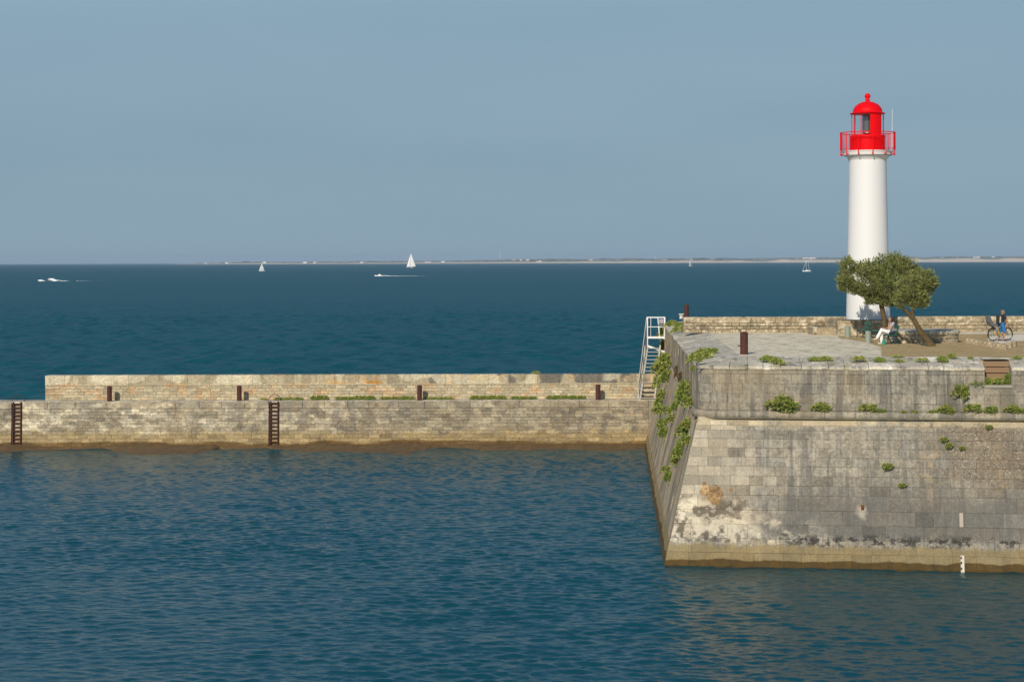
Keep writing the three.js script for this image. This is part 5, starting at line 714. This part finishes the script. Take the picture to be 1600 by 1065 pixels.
{
  // woman sitting on the bench, facing -x, legs crossed, one hand at her mouth, other arm along her thigh
  const t = thing('person', 'woman in white trousers and pale vest sitting cross legged on the green bench', 'person', WB.clone().add(V(0, 0, 0.12)), wTurn); t.scale.setScalar(1.13);
  const hip = V(0, 0.56, 0), ch = V(0.09, 0.92, 0), nk = V(0.07, 1.08, 0), hd = V(0.015, 1.22, 0.01), fw = V(-0.97, -0.2, 0.15).normalize();
  const hL = V(-0.02, 0.56, 0.1), hR = V(-0.02, 0.56, -0.1), kL = V(-0.46, 0.7, 0.06), aL = V(-0.66, 0.32, 0.0), kR = V(-0.44, 0.55, -0.1), aR = V(-0.42, 0.1, -0.06);
  const sL = V(0.1, 1.02, 0.17), sR = V(0.1, 1.02, -0.17), eL = V(-0.06, 0.76, 0.21), wL = V(-0.14, 0.98, 0.11), eR = V(-0.08, 0.76, -0.2), wR = V(-0.36, 0.8, -0.06);
  const trunk = [[hip, V(0.04, 0.72, 0), 0.13, 0.115], [V(0.04, 0.72, 0), ch, 0.115, 0.125], [ch, V(0.09, 1.0, 0), 0.125, 0.1], [sL, sR, 0.062, 0.062], [V(0.08, 1.02, 0), nk, 0.06, 0.047], [nk, hd, 0.045, 0.05]];
  const legs = [[hL, kL, 0.09, 0.06], [kL, aL, 0.058, 0.036], [hR, kR, 0.09, 0.06], [kR, aR, 0.058, 0.036], [aL, V(-0.8, 0.27, 0.0), 0.034, 0.024], [aR, V(-0.58, 0.05, -0.06), 0.034, 0.024]];
  const arms = [[sL, eL, 0.05, 0.04], [eL, wL, 0.039, 0.027], [sR, eR, 0.05, 0.04], [eR, wR, 0.039, 0.027]];
  const bodyL = [...trunk, ...legs, ...arms]; const hands = [...handCaps(wL, V(0.3, 0.9, -0.3).normalize(), V(0.8, -0.2, 0.2).normalize(), 0.5), ...handCaps(wR, V(-0.95, -0.15, 0.15).normalize(), V(-0.1, -1, 0).normalize(), 0.25)];
  part('body', merge([shapeOf(bodyL, 0.016, 0.035), shapeOf(hands, 0.0045, 0.008), shapeOf(headCaps(hd, fw), 0.006, 0.025)]), skinTone, t); part('eyes', eyes(hd, fw), eyeMat, t);
  const cloth = mat(RGB(0.78, 0.76, 0.74), 0.9), vest = mat(RGB(0.58, 0.56, 0.58), 0.9, { map: dataTex(64, 64, (i, j) => { const n = noise(i * 0.4, j * 0.4); return n > 0.66 ? [150, 130, 150] : n < 0.25 ? [190, 200, 190] : [236, 232, 232]; }) });
  part('trousers', shapeOf([[V(0.02, 0.57, 0), V(0.02, 0.66, 0), 0.155, 0.14], [hL, kL, 0.112, 0.088], [kL, V(-0.65, 0.36, 0), 0.088, 0.085], [hR, kR, 0.112, 0.088], [kR, V(-0.42, 0.15, -0.06), 0.088, 0.088]], 0.016, 0.04), cloth, t);
  const vg = shapeOf([[V(0.03, 0.66, 0), V(0.05, 0.76, 0), 0.152, 0.135], [V(0.05, 0.76, 0), ch, 0.135, 0.142], [ch, V(0.09, 0.99, 0), 0.142, 0.112], [V(0.1, 1.02, 0.14), V(0.1, 1.02, -0.14), 0.075, 0.075], [sL, sL.clone().lerp(eL, 0.35), 0.068, 0.06], [sR, sR.clone().lerp(eR, 0.35), 0.068, 0.06]], 0.016, 0.04); { const p = vg.attributes.position, uv = []; for (let i = 0; i < p.count; i++) uv.push((p.getX(i) + p.getZ(i)) * 3, p.getY(i) * 3); vg.setAttribute('uv', new THREE.Float32BufferAttribute(uv, 2)); } part('vest', vg, vest, t);
  part('hair', shapeOf([[hd.clone().add(V(0.03, 0.055, 0)), hd.clone().add(V(0.045, 0.0, 0)), 0.098, 0.095], [hd.clone().add(V(0.05, 0, 0)), hd.clone().add(V(0.09, -0.14, 0)), 0.095, 0.07], [hd.clone().add(V(0.02, 0, 0.075)), hd.clone().add(V(0.03, -0.14, 0.085)), 0.04, 0.032], [hd.clone().add(V(0.02, 0, -0.075)), hd.clone().add(V(0.03, -0.14, -0.085)), 0.04, 0.032]], 0.01, 0.03), mat(RGB(0.06, 0.025, 0.015), 0.6), t);
  const shoe = mat(RGB(0.62, 0.57, 0.46), 0.8); for (const [a, b] of [[V(-0.655, 0.285, 0), V(-0.82, 0.245, 0)], [V(-0.4, 0.045, -0.06), V(-0.6, 0.035, -0.06)]]) part('shoe', shapeOf([[a, b, 0.044, 0.034], [a, a.clone().lerp(b, 0.4).add(V(0, 0.03, 0)), 0.042, 0.036]], 0.009, 0.03), shoe, t);
  const bag = thing('dark_handbag', 'dark handbag on the bench against the seated woman', 'bag', WB.clone().add(V(0.02, 0.52, 0.42)), wTurn); const dk = mat(RGB(0.02, 0.022, 0.04), 0.7); part('pouch', shapeOf([[V(-0.07, 0.09, -0.05), V(0.1, 0.1, -0.05), 0.08, 0.09], [V(-0.06, 0.15, -0.05), V(0.08, 0.17, -0.05), 0.05, 0.05]], 0.014, 0.04), dk, bag); part('strap', tube([V(-0.08, 0.15, -0.05), V(-0.02, 0.3, -0.05), V(0.09, 0.17, -0.05)], 0.012, 14, 6), dk, bag);
  const g = thing('green_tote_bag', 'bright green tote bag standing on the ground by the woman\'s feet', 'bag', onLevel(1381.5, 538.8, DECK)); const gm = mat(RGB(0.005, 0.23, 0.15), 0.6); part('pouch', (() => { const s = new THREE.CylinderGeometry(0.115, 0.14, 0.27, 4, 3); s.rotateY(Math.PI / 4); s.scale(1, 1, 0.6); s.translate(0, 0.14, 0); return s; })(), gm, g); for (const z of [-0.04, 0.04]) part('handle', tube([V(-0.06, 0.26, z), V(-0.03, 0.37, z), V(0.03, 0.37, z), V(0.06, 0.26, z)], 0.008, 14, 5), gm, g);
}
const BK = onLevel(1563.5, 532.6, DECK + 0.01), bTurn = 0.5;
{
  // bicycle with child seat, facing +x
  const t = thing('bicycle', 'yellow bicycle with mudguards and a grey child seat held by the man', 'bicycle', BK.clone(), bTurn); t.scale.setScalar(1.05);
  const yel = mat(RGB(0.62, 0.42, 0.02), 0.4), blk = mat(RGB(0.015, 0.015, 0.016), 0.6), met = mat(RGB(0.45, 0.45, 0.45), 0.35, { metalness: 0.7 }), grey = mat(RGB(0.13, 0.13, 0.13), 0.7);
  for (const x of [-0.53, 0.53]) { const w = part('wheel', new THREE.TorusGeometry(0.335, 0.022, 10, 48).translate(x, 0.36, 0), blk, t); part('rim', new THREE.TorusGeometry(0.31, 0.012, 8, 48).translate(x, 0.36, 0), met, w); for (let k = 0; k < 20; k++) { const a = k / 20 * 6.283; part('spoke', bar(V(x, 0.36, (k % 2 ? 1 : -1) * 0.03), V(x + Math.cos(a) * 0.31, 0.36 + Math.sin(a) * 0.31, 0), 0.0025, 0.0025, 4), met, w); } part('hub', bar(V(x, 0.36, -0.05), V(x, 0.36, 0.05), 0.03), met, w); const m = []; for (let k = 0; k <= 16; k++) { const a = lerp(x < 0 ? 0.5 : -0.35, x < 0 ? 3.5 : 2.5, k / 16); m.push(V(x + Math.cos(a) * 0.385, 0.36 + Math.sin(a) * 0.385, 0)); } part('mudguard', tube(m, 0.02, 32, 6), blk, t); }
  const bb = V(-0.05, 0.3, 0), st = V(-0.2, 0.82, 0), hd = V(0.36, 0.85, 0), hd2 = V(0.39, 0.72, 0); part('frame', merge([bar(bb, st, 0.022), bar(V(-0.17, 0.72, 0), hd, 0.022), bar(bb, hd2, 0.026), bar(hd, hd2, 0.028), bar(bb, V(-0.53, 0.36, 0.05), 0.014), bar(bb, V(-0.53, 0.36, -0.05), 0.014), bar(V(-0.17, 0.72, 0), V(-0.53, 0.36, 0.05), 0.012), bar(V(-0.17, 0.72, 0), V(-0.53, 0.36, -0.05), 0.012)]), yel, t); part('fork', merge([bar(hd2, V(0.42, 0.62, 0.05), 0.02), bar(hd2, V(0.42, 0.62, -0.05), 0.02), bar(V(0.42, 0.62, 0.05), V(0.53, 0.36, 0.05), 0.014), bar(V(0.42, 0.62, -0.05), V(0.53, 0.36, -0.05), 0.014)]), blk, t);
  part('handlebar', merge([bar(hd, V(0.34, 1.0, 0), 0.02), tube([V(0.22, 1.04, -0.3), V(0.32, 1.03, -0.18), V(0.36, 1.0, 0), V(0.32, 1.03, 0.18), V(0.22, 1.04, 0.3)], 0.014, 24, 6)]), blk, t); part('saddle', shapeOf([[V(-0.32, 0.92, -0.06), V(-0.3, 0.92, 0.06), 0.04, 0.04], [V(-0.28, 0.92, 0), V(-0.05, 0.93, 0), 0.05, 0.022]], 0.012, 0.04), blk, t); part('seat_post', bar(st, V(-0.22, 0.92, 0), 0.015), met, t);
  part('crank', merge([new THREE.TorusGeometry(0.09, 0.008, 6, 28).translate(-0.05, 0.3, 0.05), bar(bb, V(0.04, 0.17, 0.07), 0.011), bar(bb, V(-0.14, 0.43, -0.07), 0.011), box(0.09, 0.02, 0.08, 0.04, 0.17, 0.11), box(0.09, 0.02, 0.08, -0.14, 0.43, -0.11)]), blk, t); part('rear_rack', merge([bar(V(-0.3, 0.76, 0.07), V(-0.75, 0.76, 0.07), 0.01), bar(V(-0.3, 0.76, -0.07), V(-0.75, 0.76, -0.07), 0.01), bar(V(-0.6, 0.76, 0.07), V(-0.53, 0.36, 0.06), 0.008), bar(V(-0.6, 0.76, -0.07), V(-0.53, 0.36, -0.06), 0.008)]), blk, t);
  const seat = part('child_seat', (() => { const s = new THREE.Shape([[-0.95, 1.42], [-0.9, 1.44], [-0.74, 1.12], [-0.62, 1.0], [-0.4, 0.98], [-0.36, 0.9], [-0.62, 0.86], [-0.78, 0.92], [-0.9, 1.12]].map((p) => new THREE.Vector2(...p))); const g = new THREE.ExtrudeGeometry(s, { depth: 0.3, bevelEnabled: true, bevelSize: 0.02, bevelThickness: 0.02, bevelSegments: 2 }); g.translate(0.02, -0.03, -0.15); return g; })(), grey, t); for (const z of [-0.14, 0.14]) part('leg_guard', beam(V(-0.42, 0.95, z), V(-0.36, 0.58, z), 0.11, 0.04), mat(RGB(0.28, 0.29, 0.28), 0.6), seat);
}
{
  // man astride the bicycle, seen from behind his left, facing +x
  const t = thing('person', 'man in dark shirt and blue shorts with backpack standing astride the yellow bicycle', 'person', BK.clone(), bTurn); t.scale.setScalar(1.05); const o = 0.08;
  const hip = V(o - 0.02, 0.95, 0), ch = V(o + 0.02, 1.3, 0), hd = V(o + 0.1, 1.6, 0.02), fw = V(0.93, -0.12, 0.34).normalize(), hL = V(o, 0.93, -0.1), hR = V(o, 0.93, 0.1), kL = V(o + 0.07, 0.5, -0.17), kR = V(o + 0.08, 0.5, 0.17), aL = V(o - 0.02, 0.09, -0.19), aR = V(o + 0.03, 0.09, 0.2), sL = V(o + 0.02, 1.39, -0.19), sR = V(o + 0.02, 1.39, 0.19), eL = V(o + 0.12, 1.16, -0.28), eR = V(o + 0.14, 1.16, 0.28), wL = V(0.24, 1.06, -0.25), wR = V(0.24, 1.06, 0.25);
  const legs = [[hL, kL, 0.085, 0.058], [kL, aL, 0.06, 0.036], [hR, kR, 0.085, 0.058], [kR, aR, 0.06, 0.036], [kL.clone().lerp(aL, 0.25).add(V(-0.015, 0, 0)), kL.clone().lerp(aL, 0.45).add(V(-0.02, 0, 0)), 0.055, 0.048], [kR.clone().lerp(aR, 0.25).add(V(-0.015, 0, 0)), kR.clone().lerp(aR, 0.45).add(V(-0.02, 0, 0)), 0.055, 0.048], [aL, aL.clone().add(V(0.14, -0.05, 0)), 0.035, 0.03], [aR, aR.clone().add(V(0.14, -0.05, 0)), 0.035, 0.03]], body = [[hip, V(o, 1.1, 0), 0.13, 0.125], [V(o, 1.1, 0), ch, 0.125, 0.14], [sL, sR, 0.07, 0.07], [V(o + 0.03, 1.4, 0), V(o + 0.07, 1.5, 0.01), 0.065, 0.055], [V(o + 0.07, 1.5, 0.01), hd, 0.052, 0.05], [sL, eL, 0.056, 0.044], [eL, wL, 0.043, 0.03], [sR, eR, 0.056, 0.044], [eR, wR, 0.043, 0.03], ...legs];
  const hands = [...handCaps(wL, V(0.8, -0.1, 0.3).normalize(), V(0.1, -1, 0).normalize(), 0.9), ...handCaps(wR, V(0.8, -0.1, -0.3).normalize(), V(0.1, -1, 0).normalize(), 0.9)].map((h) => h.map((q) => (q.isVector3 ? q.clone().add(V(-0.06, 0.025, 0)) : q)));
  part('body', merge([shapeOf(body, 0.016, 0.035), shapeOf(hands, 0.0045, 0.008), shapeOf(headCaps(hd, fw), 0.006, 0.025)]), skinTone, t); part('eyes', eyes(hd, fw), eyeMat, t);
  part('shirt', shapeOf([[V(o - 0.01, 0.97, 0), V(o, 1.1, 0), 0.148, 0.145], [V(o, 1.1, 0), ch, 0.145, 0.158], [V(o + 0.02, 1.39, -0.17), V(o + 0.02, 1.39, 0.17), 0.088, 0.088], [sL, sL.clone().lerp(eL, 0.6), 0.078, 0.07], [sR, sR.clone().lerp(eR, 0.6), 0.078, 0.07]], 0.016, 0.04), mat(RGB(0.02, 0.022, 0.035), 0.9), t);
  part('shorts', shapeOf([[V(o - 0.01, 0.92, 0), V(o - 0.01, 0.98, 0), 0.16, 0.15], [hL, hL.clone().lerp(kL, 0.95), 0.118, 0.105], [hR, hR.clone().lerp(kR, 0.95), 0.118, 0.105]], 0.016, 0.05), mat(RGB(0.02, 0.14, 0.38), 0.85), t);
  part('hair', shapeOf([[hd.clone().add(V(-0.025, 0.045, -0.01)), hd.clone().add(V(-0.05, 0.0, -0.02)), 0.09, 0.08]], 0.008, 0.02), mat(RGB(0.16, 0.12, 0.09), 0.8), t);
  const sh = mat(RGB(0.09, 0.03, 0.03), 0.8); for (const a of [aL, aR]) part('shoe', shapeOf([[a.clone().setY(0.05), a.clone().add(V(0.17, 0, 0)).setY(0.042), 0.045, 0.038], [a.clone().setY(0.07), a.clone().setY(0.06), 0.044, 0.044]], 0.009, 0.03), sh, t);
  const bp = thing('backpack', 'dark backpack with pale front panel worn on the man\'s back', 'backpack', BK.clone(), bTurn); bp.scale.setScalar(1.05); part('pack', shapeOf([[V(o - 0.2, 1.0, -0.06), V(o - 0.18, 1.38, -0.06), 0.1, 0.09], [V(o - 0.2, 1.0, 0.06), V(o - 0.18, 1.38, 0.06), 0.1, 0.09]], 0.016, 0.05), mat(RGB(0.025, 0.025, 0.03), 0.8), bp); part('side_panel', shapeOf([[V(o - 0.2, 1.05, 0.11), V(o - 0.18, 1.34, 0.11), 0.062, 0.055]], 0.012, 0.02), mat(RGB(0.5, 0.46, 0.32), 0.8), bp); for (const z of [-0.12, 0.12]) part('strap', tube([V(o - 0.12, 1.4, z), V(o + 0.04, 1.49, z), V(o + 0.19, 1.36, z), V(o + 0.14, 1.15, z), V(o - 0.1, 1.04, z)], 0.02, 20, 6), mat(RGB(0.03, 0.03, 0.035), 0.8), bp);
}
renderer.render(scene, camera);
